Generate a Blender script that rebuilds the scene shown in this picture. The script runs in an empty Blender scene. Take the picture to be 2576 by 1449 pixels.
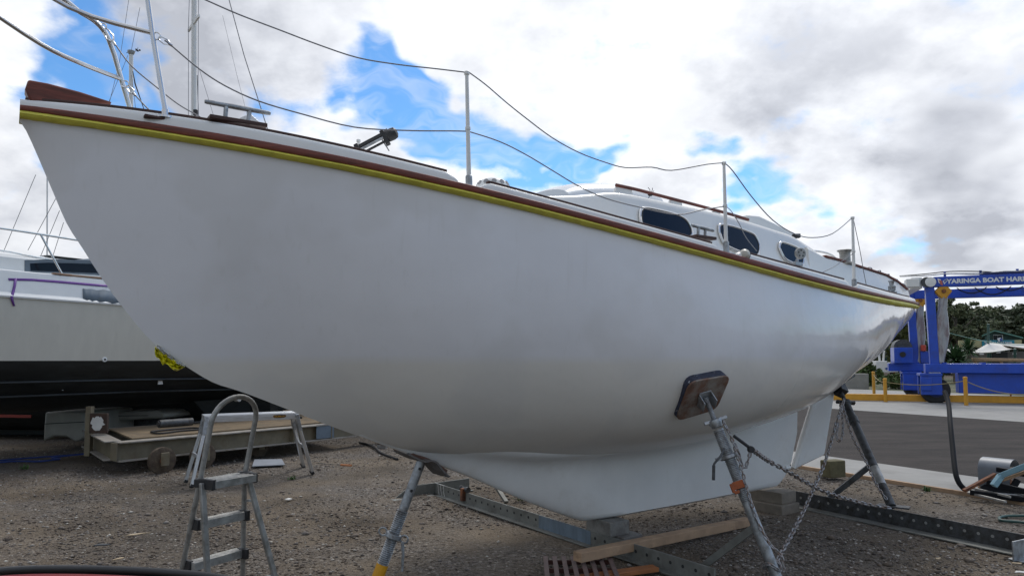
import bpy, bmesh, math, random
import numpy as np
from mathutils import Vector, Matrix
random.seed(7); RNG = np.random.default_rng(7)
scene = bpy.context.scene
COL = scene.collection

# ------------------------------------------------------------------ camera
F = 1750.0; CX = 1288.0; CY = 724.5 + 58.5; TH = math.atan(0.07); H = 1.5; WLZ = 1.5
FW = Vector((0, math.cos(TH), math.sin(TH))); UP = Vector((0, -math.sin(TH), math.cos(TH))); EYE = Vector((0, 0, H))
cam = bpy.data.cameras.new('camera'); cam.sensor_width = 36; cam.sensor_fit = 'HORIZONTAL'
cam.lens = 36 * F / 2576; cam.shift_y = 58.5 / 2576; cam.clip_start = .05; cam.clip_end = 3000
camo = bpy.data.objects.new('camera', cam); COL.objects.link(camo)
camo.location = EYE; camo.rotation_euler = (math.pi / 2 + TH, 0, 0); scene.camera = camo

def ray(px, py):
    return FW + Vector((1, 0, 0)) * ((px - CX) / F) + UP * (-(py - CY) / F)
def at_y(px, py, y):
    d = ray(px, py); return EYE + d * (y / d.y)
def at_z(px, py, z=0.0):
    d = ray(px, py); return EYE + d * ((z - H) / d.z)
def at_x(px, py, x):
    d = ray(px, py); return EYE + d * (x / d.x)
def on_plane(px, py, p0, n):
    d = ray(px, py); return EYE + d * ((p0 - EYE).dot(n) / d.dot(n))
def vplane(pts, p0, p1):
    """rays through pts met with the vertical plane that holds p0 and p1"""
    e = Vector((p1.x - p0.x, p1.y - p0.y, 0)); n = Vector((-e.y, e.x, 0)).normalized()
    return [on_plane(x, y, p0, n) for x, y in pts]

# ------------------------------------------------------------------ object helpers
ORG = {}
def tag(o, label=None, cat=None, group=None, kind=None):
    if label: o['label'] = label
    if cat: o['category'] = cat
    if group: o['group'] = group
    if kind: o['kind'] = kind
    return o
def thing(name, label, cat, loc=(0, 0, 0), group=None):
    o = bpy.data.objects.new(name, None); COL.objects.link(o); o.empty_display_size = .1
    o.location = loc; ORG[o.name] = Vector(loc)
    return tag(o, label, cat, group)
def link_mesh(name, me, mat, parent=None):
    o = bpy.data.objects.new(name, me); COL.objects.link(o)
    if mat: me.materials.append(mat)
    if parent:
        o.parent = parent; org = ORG.get(parent.name, Vector())
        me.transform(Matrix.Translation(-org)); ORG[o.name] = org
    return o
def copy_tree(o, parent=None):
    c = o.copy(); COL.objects.link(c)
    if parent: c.parent = parent
    for ch in list(o.children): copy_tree(ch, c)
    return c

class MB:
    def __init__(s): s.v = []; s.f = []
    def add(s, vs, fs):
        k = len(s.v); s.v += [tuple(v) for v in vs]; s.f += [tuple(i + k for i in f) for f in fs]; return s
    def box(s, c, size, R=None):
        c = Vector(c); hx, hy, hz = size[0] / 2, size[1] / 2, size[2] / 2
        vs = [Vector((x, y, z)) for z in (-hz, hz) for y in (-hy, hy) for x in (-hx, hx)]
        if R is not None: vs = [R @ v for v in vs]
        return s.add([c + v for v in vs], [(0, 2, 3, 1), (4, 5, 7, 6), (0, 1, 5, 4), (2, 6, 7, 3), (0, 4, 6, 2), (1, 3, 7, 5)])
    def bar(s, a, b, w, h, up=(0, 0, 1)):
        """box from a to b, w wide (sideways), h tall (along up)"""
        a = Vector(a); b = Vector(b); d = b - a; L = d.length; d.normalize()
        u = Vector(up); u = (u - d * u.dot(d))
        if u.length < 1e-4: u = Vector((1, 0, 0)) - d * d.x
        u.normalize(); sd = d.cross(u)
        R = Matrix((d, sd, u)).transposed()
        return s.box((a + b) / 2, (L, w, h), R)
    def tube(s, pts, r, n=8, caps=True, closed=False):
        pts = [Vector(p) for p in pts]; m = len(pts)
        rr = r if isinstance(r, (list, tuple)) else [r] * m
        up = None; rings = []
        for i, p in enumerate(pts):
            if closed: d = pts[(i + 1) % m] - pts[i - 1]
            else: d = pts[min(i + 1, m - 1)] - pts[max(i - 1, 0)]
            if d.length < 1e-9: d = Vector((0, 0, 1))
            d.normalize()
            if up is None: up = Vector((0, 0, 1)) if abs(d.z) < .9 else Vector((1, 0, 0))
            u = up - d * up.dot(d)
            if u.length < 1e-6: u = Vector((1, .3, .2)) - d * d.dot(Vector((1, .3, .2)))
            u.normalize(); up = u; w = d.cross(u)
            rings.append([p + (u * math.cos(2 * math.pi * k / n) + w * math.sin(2 * math.pi * k / n)) * rr[i] for k in range(n)])
        vs = [v for R in rings for v in R]; fs = []
        for i in range(m if closed else m - 1):
            j = (i + 1) % m
            for k in range(n):
                fs.append((i * n + k, i * n + (k + 1) % n, j * n + (k + 1) % n, j * n + k))
        if caps and not closed:
            fs.append(tuple(range(n - 1, -1, -1))); fs.append(tuple((m - 1) * n + k for k in range(n)))
        return s.add(vs, fs)
    def lathe(s, base, axis, prof, n=20):
        """prof: list of (r, h) along axis from base"""
        base = Vector(base); a = Vector(axis).normalized()
        u = Vector((0, 0, 1)) if abs(a.z) < .9 else Vector((1, 0, 0)); u = (u - a * u.dot(a)).normalized(); w = a.cross(u)
        vs = [base + a * h + (u * math.cos(2 * math.pi * k / n) + w * math.sin(2 * math.pi * k / n)) * max(r, 1e-4) for r, h in prof for k in range(n)]
        fs = [(i * n + k, i * n + (k + 1) % n, (i + 1) * n + (k + 1) % n, (i + 1) * n + k) for i in range(len(prof) - 1) for k in range(n)]
        fs.append(tuple(range(n - 1, -1, -1))); fs.append(tuple((len(prof) - 1) * n + k for k in range(n)))
        return s.add(vs, fs)
    def prism(s, poly, ext):
        """poly: 3-D points, ext: extrusion vector"""
        n = len(poly); e = Vector(ext); P = [Vector(p) for p in poly]
        fs = [tuple(range(n - 1, -1, -1)), tuple(n + i for i in range(n))]
        fs += [(i, (i + 1) % n, n + (i + 1) % n, n + i) for i in range(n)]
        return s.add(P + [p + e for p in P], fs)
    def grid(s, rows, closed=False):
        n = len(rows[0]); m = len(rows)
        fs = [(i * n + k, i * n + k + 1, (i + 1) * n + k + 1, (i + 1) * n + k) for i in range(m - 1) for k in range(n - 1)]
        if closed: fs += [(i * n + n - 1, i * n, (i + 1) * n, (i + 1) * n + n - 1) for i in range(m - 1)]
        return s.add([v for r in rows for v in r], fs)
    def sweep(s, rings, caps=True):
        s.grid(rings, True); n = len(rings[0]); k = len(s.v) - n * len(rings)
        if caps:
            s.f.append(tuple(k + i for i in range(n - 1, -1, -1))); s.f.append(tuple(k + n * (len(rings) - 1) + i for i in range(n)))
        return s
    def build(s, name, mat, parent=None, bevel=0, smooth=35, seg=2, merge=False):
        me = bpy.data.meshes.new(name); me.from_pydata(s.v, [], s.f); me.validate()
        bm = bmesh.new(); bm.from_mesh(me)
        if merge: bmesh.ops.remove_doubles(bm, verts=bm.verts, dist=1e-5)
        bmesh.ops.recalc_face_normals(bm, faces=bm.faces); bm.to_mesh(me); bm.free()
        o = link_mesh(name, me, mat, parent)
        if smooth:
            me.polygons.foreach_set('use_smooth', [True] * len(me.polygons)); me.set_sharp_from_angle(angle=math.radians(smooth))
        if bevel:
            b = o.modifiers.new('bevel', 'BEVEL'); b.width = bevel; b.segments = seg; b.limit_method = 'ANGLE'; b.angle_limit = math.radians(40)
        return o

def text_mesh(body, size, depth=.004, bold=0.0, spacing=1.0):
    cu = bpy.data.curves.new('lettering', 'FONT'); cu.body = body; cu.size = size; cu.extrude = depth; cu.offset = bold
    cu.align_x = 'LEFT'; cu.align_y = 'CENTER'; cu.space_character = spacing; cu.resolution_u = 3
    o = bpy.data.objects.new('lettering', cu); COL.objects.link(o)
    dg = bpy.context.evaluated_depsgraph_get(); dg.update()
    me = bpy.data.meshes.new_from_object(o.evaluated_get(dg))
    bpy.data.objects.remove(o); bpy.data.curves.remove(cu)
    return me
def place_text(name, body, origin, right, up, length, height_ratio, mat, parent, bold=0.0, depth=.004):
    """letters starting at origin, running along right for the given length"""
    me = text_mesh(body, 1.0, 0.01, bold)
    xs = [v.co.x for v in me.vertices]; ys = [v.co.y for v in me.vertices]
    x0, x1, y0, y1 = min(xs), max(xs), min(ys), max(ys); k = length / (x1 - x0); ky = height_ratio / (y1 - y0)
    right = Vector(right).normalized(); up = Vector(up).normalized(); n = right.cross(up)
    for v in me.vertices:
        c = v.co.copy(); v.co = Vector(origin) + right * ((c.x - x0) * k) + up * ((c.y - (y0 + y1) / 2) * ky) + n * (c.z / .01 * depth)
    return link_mesh(name, me, mat, parent)

def catenary(a, b, sag, n=16):
    a = Vector(a); b = Vector(b)
    return [a.lerp(b, t) - Vector((0, 0, sag * 4 * t * (1 - t))) for t in [i / n for i in range(n + 1)]]
def smooth_path(pts, n=6):
    pts = [Vector(p) for p in pts]; out = []
    for i in range(len(pts) - 1):
        p0 = pts[max(i - 1, 0)]; p1 = pts[i]; p2 = pts[i + 1]; p3 = pts[min(i + 2, len(pts) - 1)]
        for k in range(n):
            t = k / n
            out.append(.5 * ((2 * p1) + (p2 - p0) * t + (2 * p0 - 5 * p1 + 4 * p2 - p3) * t * t + (3 * p1 - p0 - 3 * p2 + p3) * t ** 3))
    out.append(pts[-1]); return out
def chain_mesh(path, link=.05, wire=.006, width=.032):
    """oval links threaded along a path"""
    mb = MB(); P = [Vector(p) for p in path]
    L = [0]
    for i in range(1, len(P)): L.append(L[-1] + (P[i] - P[i - 1]).length)
    step = link - 2.2 * wire; n = int(L[-1] / step)
    def pt(d):
        d = min(max(d, 0), L[-1])
        for i in range(1, len(P)):
            if d <= L[i]: return P[i - 1].lerp(P[i], (d - L[i - 1]) / max(L[i] - L[i - 1], 1e-9))
        return P[-1]
    for i in range(n):
        c = pt((i + .5) * step); d = (pt((i + 1) * step) - pt(i * step)).normalized()
        u = Vector((0, 0, 1)) if abs(d.z) < .9 else Vector((1, 0, 0)); u = (u - d * u.dot(d)).normalized(); w = d.cross(u)
        ang = (i % 2) * math.pi / 2 + .5 + random.uniform(-.25, .25); u, w = u * math.cos(ang) + w * math.sin(ang), w * math.cos(ang) - u * math.sin(ang)
        ring = []
        hl = link / 2 - wire; hw = width / 2 - wire
        for k in range(12):
            a = 2 * math.pi * k / 12; x = math.cos(a); y = math.sin(a)
            xx = (hl - hw) * (1 if x > 0.01 else -1 if x < -.01 else 0) + hw * x
            ring.append(c + d * xx + u * (hw * y))
        mb.tube(ring, wire, 5, False, True)
    return mb

# ------------------------------------------------------------------ materials
def mat(name, col, rough=.5, metal=0.0, var=.12, scale=6.0, bump=.08, bscale=60.0, spec=.5, coat=0.0, col2=None, mix=(.45, .62), stretch=None, trans=0.0, alpha=1.0, detail=6):
    m = bpy.data.materials.new(name); m.use_nodes = True; nt = m.node_tree; N = nt.nodes; Lk = nt.links
    b = N['Principled BSDF']; tc = N.new('ShaderNodeTexCoord'); vec = tc.outputs['Object']
    if stretch:
        mp = N.new('ShaderNodeMapping'); mp.inputs['Scale'].default_value = stretch; Lk.new(vec, mp.inputs['Vector']); vec = mp.outputs['Vector']
    nz = N.new('ShaderNodeTexNoise'); nz.inputs['Scale'].default_value = scale; nz.inputs['Detail'].default_value = detail; nz.inputs['Roughness'].default_value = .62
    Lk.new(vec, nz.inputs['Vector'])
    rp = N.new('ShaderNodeValToRGB'); rp.color_ramp.elements[0].position = .3; rp.color_ramp.elements[1].position = .72
    c0 = [max(0, c * (1 - var)) for c in col]; c1 = [min(1, c * (1 + var)) for c in col]
    rp.color_ramp.elements[0].color = (*c0, 1); rp.color_ramp.elements[1].color = (*c1, 1); Lk.new(nz.outputs['Fac'], rp.inputs['Fac'])
    out = rp.outputs['Color']
    if col2:
        n2 = N.new('ShaderNodeTexNoise'); n2.inputs['Scale'].default_value = scale * .8; n2.inputs['Detail'].default_value = 8; n2.inputs['Roughness'].default_value = .7
        Lk.new(vec, n2.inputs['Vector'])
        r2 = N.new('ShaderNodeMapRange'); r2.inputs['From Min'].default_value = mix[0]; r2.inputs['From Max'].default_value = mix[1]; Lk.new(n2.outputs['Fac'], r2.inputs['Value'])
        mx = N.new('ShaderNodeMix'); mx.data_type = 'RGBA'; Lk.new(r2.outputs['Result'], mx.inputs['Factor']); Lk.new(out, mx.inputs['A']); mx.inputs['B'].default_value = (*col2, 1); out = mx.outputs['Result']
    Lk.new(out, b.inputs['Base Color'])
    rr = N.new('ShaderNodeMapRange'); rr.inputs['To Min'].default_value = max(.03, rough - .1); rr.inputs['To Max'].default_value = min(1, rough + .1); Lk.new(nz.outputs['Fac'], rr.inputs['Value']); Lk.new(rr.outputs['Result'], b.inputs['Roughness'])
    b.inputs['Metallic'].default_value = metal; b.inputs['Specular IOR Level'].default_value = spec; b.inputs['Coat Weight'].default_value = coat; b.inputs['Transmission Weight'].default_value = trans
    if bump:
        n3 = N.new('ShaderNodeTexNoise'); n3.inputs['Scale'].default_value = bscale; n3.inputs['Detail'].default_value = 4; Lk.new(vec, n3.inputs['Vector'])
        bp = N.new('ShaderNodeBump'); bp.inputs['Strength'].default_value = bump; bp.inputs['Distance'].default_value = .01; Lk.new(n3.outputs['Fac'], bp.inputs['Height']); Lk.new(bp.outputs['Normal'], b.inputs['Normal'])
    return m
def nodes_of(m):
    return m.node_tree.nodes, m.node_tree.links, m.node_tree.nodes['Principled BSDF']

M = {}
M['gel'] = mat('white gelcoat', (.76, .755, .73), .3, var=.04, scale=3, bump=.02, bscale=30, coat=.25)
M['white_paint'] = mat('white paint', (.74, .74, .72), .45, var=.06, scale=9, bump=.03)
M['mahogany'] = mat('mahogany', (.19, .052, .034), .5, var=.35, scale=5, stretch=(1.5, 1.5, 14), bump=.06, col2=(.11, .036, .024), spec=.35)
M['cap'] = mat('dark teak', (.06, .025, .018), .6, var=.3, scale=8)
M['tape'] = mat('yellow masking tape', (.60, .545, .075), .55, var=.14, scale=14, bump=.5, bscale=22)
M['steel'] = mat('stainless steel', (.62, .62, .62), .22, 1.0, var=.08, scale=12, bump=.01)
M['alu'] = mat('weathered aluminium', (.40, .40, .39), .52, .7, var=.16, scale=14, bump=.06, col2=(.25, .25, .235))
M['galv'] = mat('galvanised steel', (.4, .42, .44), .5, .75, var=.22, scale=22, bump=.08, col2=(.24, .24, .24))
M['dark_galv'] = mat('dark galvanised steel', (.085, .09, .095), .55, .4, var=.3, scale=18, bump=.1, col2=(.045, .042, .04))
M['chain'] = mat('chain steel', (.33, .33, .34), .5, .7, var=.25, scale=30, bump=.1, col2=(.2, .13, .09))
M['rust'] = mat('rusty steel', (.12, .05, .028), .8, .1, var=.4, scale=18, bump=.3, col2=(.3, .11, .04))
M['rope'] = mat('wire rope', (.2, .2, .215), .5, .3, var=.15, scale=60)
M['black_rubber'] = mat('black rubber', (.015, .015, .016), .7, var=.3, scale=10)
M['black'] = mat('black plastic', (.02, .02, .022), .5, var=.2)
M['glass'] = mat('dark window glass', (.008, .010, .018), .10, var=.3, scale=2, bump=0, spec=.18)
M['plexi'] = mat('milky acrylic', (.6, .64, .68), .25, var=.04, scale=3, bump=0, coat=.3)
# ------------------------------------------------------------------ the sailboat: frame of reference
ZK = .235
_p1 = at_z(1459, 1309, ZK); _p2 = at_z(1958.6, 1219.6, ZK)
AX = Vector((_p2.x - _p1.x, _p2.y - _p1.y, 0)).normalized(); NR = Vector((AX.y, -AX.x, 0))
B0 = on_plane(49, 285, Vector((_p1.x, _p1.y, 0)), NR); B0.z = 0
def bw(s, b, z): return B0 + AX * s + NR * b + Vector((0, 0, z))
def sb(p): q = Vector(p) - B0; return q.dot(AX), q.dot(NR), p[2]
def on_b(px, py, b): return sb(on_plane(px, py, B0 + NR * b, NR))
SB = np.array([0, .12, .3, .6, 1, 1.5, 2, 2.6, 3.2, 4, 4.8, 5.6, 6.3, 7, 7.6, 8.4, 9.5])
BB = np.array([.035, .085, .16, .285, .45, .635, .79, .945, 1.06, 1.16, 1.19, 1.16, 1.08, .95, .80, .55, .2])
_sp = None
def cubic(xs, ys):
    """monotone-ish cubic (Catmull-Rom tangents) through a table"""
    xs = np.asarray(xs, float); ys = np.asarray(ys, float)
    d = np.gradient(ys, xs)
    def f(x):
        x = float(min(max(x, xs[0]), xs[-1])); i = int(min(max(np.searchsorted(xs, x) - 1, 0), len(xs) - 2)); h = xs[i + 1] - xs[i]; t = (x - xs[i]) / h
        return float(ys[i] * (2 * t**3 - 3 * t * t + 1) + d[i] * h * (t**3 - 2 * t * t + t) + ys[i + 1] * (-2 * t**3 + 3 * t * t) + d[i + 1] * h * (t**3 - t * t))
    return f
bsf = cubic(SB, BB)
def on_side(px, py, off=0.0):
    """where the ray meets the vertical skirt b = half breadth(s) + off"""
    d = ray(px, py); d = d / d.y
    prev = None
    for k in range(20, 1100):
        t = k * .012; p = EYE + d * t; s, b, z = sb(p); g = b - bsf(s) - off
        if s > -.3 and prev is not None and prev[1] > 0 >= g:
            t0 = prev[0] + (t - prev[0]) * prev[1] / (prev[1] - g); p = EYE + d * t0; return sb(p)
        prev = (t, g)
    return None
T_BT = [(70, 247), (167, 249), (280, 264), (401, 279), (501, 295), (674, 324), (825, 354), (992, 391), (1136, 427), (1235, 456), (1456, 519), (1623, 561), (1767, 598), (1860, 626), (2010, 668), (2137, 705), (2255, 735), (2295, 746)]
T_MT = [(57, 267), (200, 289), (334, 305), (491, 330), (658, 357), (825, 389), (992, 426), (1136, 462), (1289, 494), (1456, 534), (1623, 581), (1767, 621), (1931, 668), (2098, 711), (2188, 734.5), (2232, 746), (2305, 761)]
T_MB = [(52, 280), (200, 305), (334, 327), (491, 347), (658, 377), (825, 407), (992, 445), (1136, 477), (1289, 511), (1456, 552), (1623, 598), (1767, 637), (1843, 656), (2010, 703), (2188, 744.5), (2305, 770)]
T_YB = [(50, 297), (200, 322), (334, 342), (491, 361), (658, 387), (825, 424), (992, 459), (1136, 489), (1289, 524), (1456, 564), (1623, 608), (1710, 631), (1843, 668), (2010, 713), (2188, 754.5), (2232, 766), (2305, 777)]
def fit(tab, deg=5):
    q = [on_side(*p) for p in tab]; q = [t for t in q if t]
    c = np.polyfit([t[0] for t in q], [t[2] for t in q], deg); lo = min(t[0] for t in q); hi = max(t[0] for t in q)
    return lambda s: float(np.polyval(c, min(max(s, lo), hi)))
zbt, zmt, zmb, zyb = fit(T_BT), fit(T_MT), fit(T_MB), fit(T_YB)
LS = on_side(2303, 770)[0]
# centreline of the stem, from the outline
STEM = [(49, 297), (63, 324), (133.5, 484), (167, 561), (207, 624), (247, 687), (305, 768), (384, 861), (467, 921), (551, 968), (575, 975), (725, 1030), (809, 1063), (909, 1099), (989, 1129)]
st = [on_b(x, y, 0) for x, y in STEM]
JUN = [(1130, 1152), (1300, 1158), (1520, 1152), (1700, 1126), (1850, 1080), (2005, 1008)]
jn = [on_b(x, y, .1) for x, y in JUN]
if __name__ == '__main__':
    pass
# ------------------------------------------------------------------ the sailboat: hull
def hull_material():
    m = mat('hull paint', (.765, .76, .785), .34, var=.03, scale=2.2, bump=.015, bscale=24, coat=.3)
    N, Lk, b = nodes_of(m)
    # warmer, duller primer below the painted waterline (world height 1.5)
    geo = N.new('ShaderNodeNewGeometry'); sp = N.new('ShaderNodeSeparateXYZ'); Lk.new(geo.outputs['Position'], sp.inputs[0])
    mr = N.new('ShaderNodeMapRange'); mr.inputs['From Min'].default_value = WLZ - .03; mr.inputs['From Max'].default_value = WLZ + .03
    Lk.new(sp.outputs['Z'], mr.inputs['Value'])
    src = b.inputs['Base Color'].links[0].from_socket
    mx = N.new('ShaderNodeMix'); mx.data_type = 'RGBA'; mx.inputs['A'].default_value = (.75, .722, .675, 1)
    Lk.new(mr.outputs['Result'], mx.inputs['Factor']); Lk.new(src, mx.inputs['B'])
    # faint scuffs and runs in the paint
    tc = N.new('ShaderNodeTexCoord'); mp = N.new('ShaderNodeMapping'); mp.inputs['Scale'].default_value = (26, 26, 1.6); Lk.new(tc.outputs['Object'], mp.inputs['Vector'])
    nz = N.new('ShaderNodeTexNoise'); nz.inputs['Scale'].default_value = 1; nz.inputs['Detail'].default_value = 5; Lk.new(mp.outputs['Vector'], nz.inputs['Vector'])
    r2 = N.new('ShaderNodeMapRange'); r2.inputs['From Min'].default_value = .60; r2.inputs['From Max'].default_value = .80; r2.inputs['To Max'].default_value = .22; Lk.new(nz.outputs['Fac'], r2.inputs['Value'])
    m2 = N.new('ShaderNodeMix'); m2.data_type = 'RGBA'; Lk.new(r2.outputs['Result'], m2.inputs['Factor']); Lk.new(mx.outputs['Result'], m2.inputs['A']); m2.inputs['B'].default_value = (.58, .565, .54, 1)
    Lk.new(m2.outputs['Result'], b.inputs['Base Color'])
    # gloss grows towards the polished stern, the bow is sanded dull
    d2 = N.new('ShaderNodeVectorMath'); d2.operation = 'DOT_PRODUCT'; d2.inputs[1].default_value = (AX.x, AX.y, 0); Lk.new(geo.outputs['Position'], d2.inputs[0])
    r3 = N.new('ShaderNodeMapRange'); k = B0.dot(AX); r3.inputs['From Min'].default_value = k + 2.5; r3.inputs['From Max'].default_value = k + 6.2; r3.inputs['To Min'].default_value = .5; r3.inputs['To Max'].default_value = .16
    Lk.new(d2.outputs['Value'], r3.inputs['Value']); Lk.new(r3.outputs['Result'], b.inputs['Roughness'])
    r4 = N.new('ShaderNodeMapRange'); r4.inputs['From Min'].default_value = k + 3; r4.inputs['From Max'].default_value = k + 6.5; r4.inputs['To Min'].default_value = .0; r4.inputs['To Max'].default_value = .7
    Lk.new(d2.outputs['Value'], r4.inputs['Value']); Lk.new(r4.outputs['Result'], b.inputs['Coat Weight']); b.inputs['Coat Roughness'].default_value = .08
    # fairing patches, a little unfairness in the surface and dusty runs low down
    fp = N.new('ShaderNodeTexNoise'); fp.inputs['Scale'].default_value = 1.7; fp.inputs['Detail'].default_value = 3; fp.inputs['Roughness'].default_value = .45; Lk.new(geo.outputs['Position'], fp.inputs['Vector'])
    f2 = N.new('ShaderNodeMapRange'); f2.inputs['From Min'].default_value = .52; f2.inputs['From Max'].default_value = .60; f2.inputs['To Max'].default_value = .30; Lk.new(fp.outputs['Fac'], f2.inputs['Value'])
    m3 = N.new('ShaderNodeMix'); m3.data_type = 'RGBA'; Lk.new(f2.outputs['Result'], m3.inputs['Factor']); Lk.new(m2.outputs['Result'], m3.inputs['A']); m3.inputs['B'].default_value = (.64, .625, .61, 1); Lk.new(m3.outputs['Result'], b.inputs['Base Color'])
    wv = N.new('ShaderNodeTexNoise'); wv.inputs['Scale'].default_value = 2.4; wv.inputs['Detail'].default_value = 3; Lk.new(geo.outputs['Position'], wv.inputs['Vector'])
    bw_ = N.new('ShaderNodeBump'); bw_.inputs['Strength'].default_value = .35; bw_.inputs['Distance'].default_value = .03; Lk.new(wv.outputs['Fac'], bw_.inputs['Height'])
    old = b.inputs['Normal'].links[0].from_node; Lk.new(bw_.outputs['Normal'], old.inputs['Normal']); Lk.new(bw_.outputs['Normal'], b.inputs['Coat Normal'])
    return m
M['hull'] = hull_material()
_zc = [(a[0], a[2]) for a in st[:-1]] + [(2.12, 1.5 - .592), (2.46, 1.5 - .668), (3.0, 1.5 - .735), (3.9, 1.5 - .78), (4.74, 1.5 - .765), (5.58, 1.5 - .675), (6.2, 1.5 - .535), (6.807, 1.5 - .405), (7.1, 1.5 - .338), (7.561, 1.5 - .238), (LS, 1.5 - .117)]
zcf = cubic([a[0] for a in _zc], [a[1] for a in _zc])
CT = [0, .12, .3, .5, .72, .88, 1.0]
CP = np.array([
    [(1, 1), (.8, .8), (.6, .6), (.4, .4), (.2, .2), (0, 0)],
    [(1, 1), (.88, .8), (.72, .6), (.50, .38), (.25, .18), (0, 0)],
    [(1, 1), (.99, .76), (.96, .50), (.78, .22), (.34, .07), (0, 0)],
    [(1, 1), (1.04, .72), (1.07, .42), (.97, .10), (.34, .06), (0, 0)],
    [(1, 1), (1.05, .72), (1.06, .40), (.88, .16), (.34, .09), (0, 0)],
    [(1, 1), (1.01, .80), (.96, .54), (.70, .28), (.32, .14), (0, 0)],
    [(1, 1), (.95, .85), (.78, .62), (.50, .42), (.25, .24), (0, 0)]])
BERN = [1, 5, 10, 10, 5, 1]
def section(s, n=30):
    t = s / LS; i = min(max(np.searchsorted(CT, t) - 1, 0), len(CT) - 2); u = (t - CT[i]) / (CT[i + 1] - CT[i]); u = u * u * (3 - 2 * u)
    c = CP[i] * (1 - u) + CP[i + 1] * u
    b0 = bsf(s); zt = zyb(s); zb = min(zcf(s), zt - .004); out = []
    for k in range(n + 1):
        v = k / n; w = [BERN[j] * (1 - v) ** (5 - j) * v ** j for j in range(6)]
        out.append((b0 * sum(w[j] * c[j][0] for j in range(6)), zb + (zt - zb) * sum(w[j] * c[j][1] for j in range(6))))
    return out
SS = list(np.concatenate([np.linspace(.004, .3, 12), np.linspace(.34, 1.2, 18), np.linspace(1.26, LS, 74)]))
boat = thing('sailboat', 'white sailing yacht hauled out with mahogany rubbing strake and yellow masking tape along the hull', 'sailboat', bw(4.5, 0, 0))
mb = MB(); rows = []
for s in SS:
    q = section(s)
    rows.append([bw(s, b, z) for b, z in q] + [bw(s, -b, z) for b, z in reversed(q[:-1])])
mb.grid(rows)
n = len(rows[0]); k0 = (len(rows) - 1) * n
mb.f.append(tuple(k0 + i for i in range(n)))          # the transom
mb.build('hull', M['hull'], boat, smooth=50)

# deck
mb = MB(); rows = []
for s in SS:
    b = bsf(s) - .02; z = zmt(s) - .012
    rows.append([bw(s, b * x, z + .05 * (1 - x * x) * min(1, b)) for x in np.linspace(1, -1, 13)])
mb.grid(rows).build('deck', M['white_paint'], boat)

def strip(name, m, zlo, zhi, out, inn, s0, s1, side=1, ns=120, wob=0, seed=0, lip=.006, parent=None, bul=.0):
    """a moulding swept along the sheer between two height curves"""
    rg = np.random.default_rng(seed); mb = MB(); rings = []
    w = rg.normal(0, 1, ns + 1); w = np.convolve(w, np.ones(3) / 3, 'same'); w2 = np.convolve(rg.normal(0, 1, ns + 1), np.ones(4) / 4, 'same')
    for i, s in enumerate(np.linspace(s0, s1, ns + 1)):
        a, c = zlo(s) + w[i] * wob, zhi(s); b = bsf(s); o = b + out + w2[i] * wob * .8; l = min(lip, (c - a) * .35)
        prof = [(b - inn, a), (o - l, a), (o, a + l), (o + bul, (a + c) / 2), (o, c - l), (o - l, c), (b - inn, c)]
        rings.append([bw(s, side * x, z) for x, z in prof])
    return mb.sweep(rings).build(name, m, parent or boat, smooth=50)
S_END = LS + .02
for sd in (1, -1):
    strip('rub_rail', M['mahogany'], zmb, lambda s: zmt(s), .032, .03, 0.0, LS + .035, sd)
tape = strip('masking_tape', M['tape'], zyb, lambda s: zmb(s) + .004, .034, .0, 0.0, LS + .03, 1, 260, .0016, 3, .012, bul=.006)
strip('masking_tape', M['tape'], zyb, lambda s: zmb(s) + .004, .034, .0, 0.0, LS + .03, -1, 160, .0016, 4, .012, bul=.006)

# bulwark: runs in lengths with gaps at the stanchions
def s_at(px, tab=T_MT):
    ys = np.interp(px, [p[0] for p in tab], [p[1] for p in tab]); return on_side(px, ys)[0]
SEG = [(0.0, s_at(1152)), (s_at(1214), s_at(1812)), (s_at(1856), s_at(2138)), (s_at(2156), LS)]
def bulwark(s0, s1, side, taper=(.06, .06)):
    mb = MB(); rings = []; xs = sorted(set(list(np.linspace(s0, s1, max(12, int((s1 - s0) * 14)))) + [s0 + .01, s0 + .03, s0 + taper[0], s1 - .01, s1 - .03, s1 - taper[1]]))
    for s in xs:
        e = 1.0
        if s0 > .01: e = min(e, math.sqrt(max(0, min(1, (s - s0) / taper[0] * .9 + .12))))
        if s1 < LS - .05: e = min(e, math.sqrt(max(0, min(1, (s1 - s) / taper[1] * .9 + .12))))
        a = zmt(s) - .004; c = a + (zbt(s) - .008 - a) * e; b = bsf(s); w = min(.075, b * 1.2); r = min(.028, (c - a) * .5, w * .4)
        o = b + .004
        prof = [(o, a), (o - .002, c - r), (o - r * .3, c - r * .3), (o - r, c), (o - w + r, c), (o - w + r * .3, c - r * .3), (o - w, c - r), (o - w, a)]
        rings.append([bw(s, side * x, z) for x, z in prof])
    mb.sweep(rings).build('bulwark', M['gel'], boat, smooth=60)
def cap(s0, s1, side):
    mb = MB(); rings = []
    for s in np.linspace(s0, s1, max(6, int((s1 - s0) * 14))):
        b = bsf(s) - .022; z = zbt(s) - .009; w = min(.034, b * .5)
        rings.append([bw(s, side * x, zz) for x, zz in [(b, z), (b, z + .016), (b - w, z + .016), (b - w, z)]])
    mb.sweep(rings).build('cap_rail', M['cap'], boat, bevel=.004)
for sd in (1, -1):
    for i, (a, c) in enumerate(SEG):
        bulwark(a, c, sd)
        cap(a + ((.05, .05, .16, .05)[i] if i else .02), c - (.05 if i < 3 else .25), sd)
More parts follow.
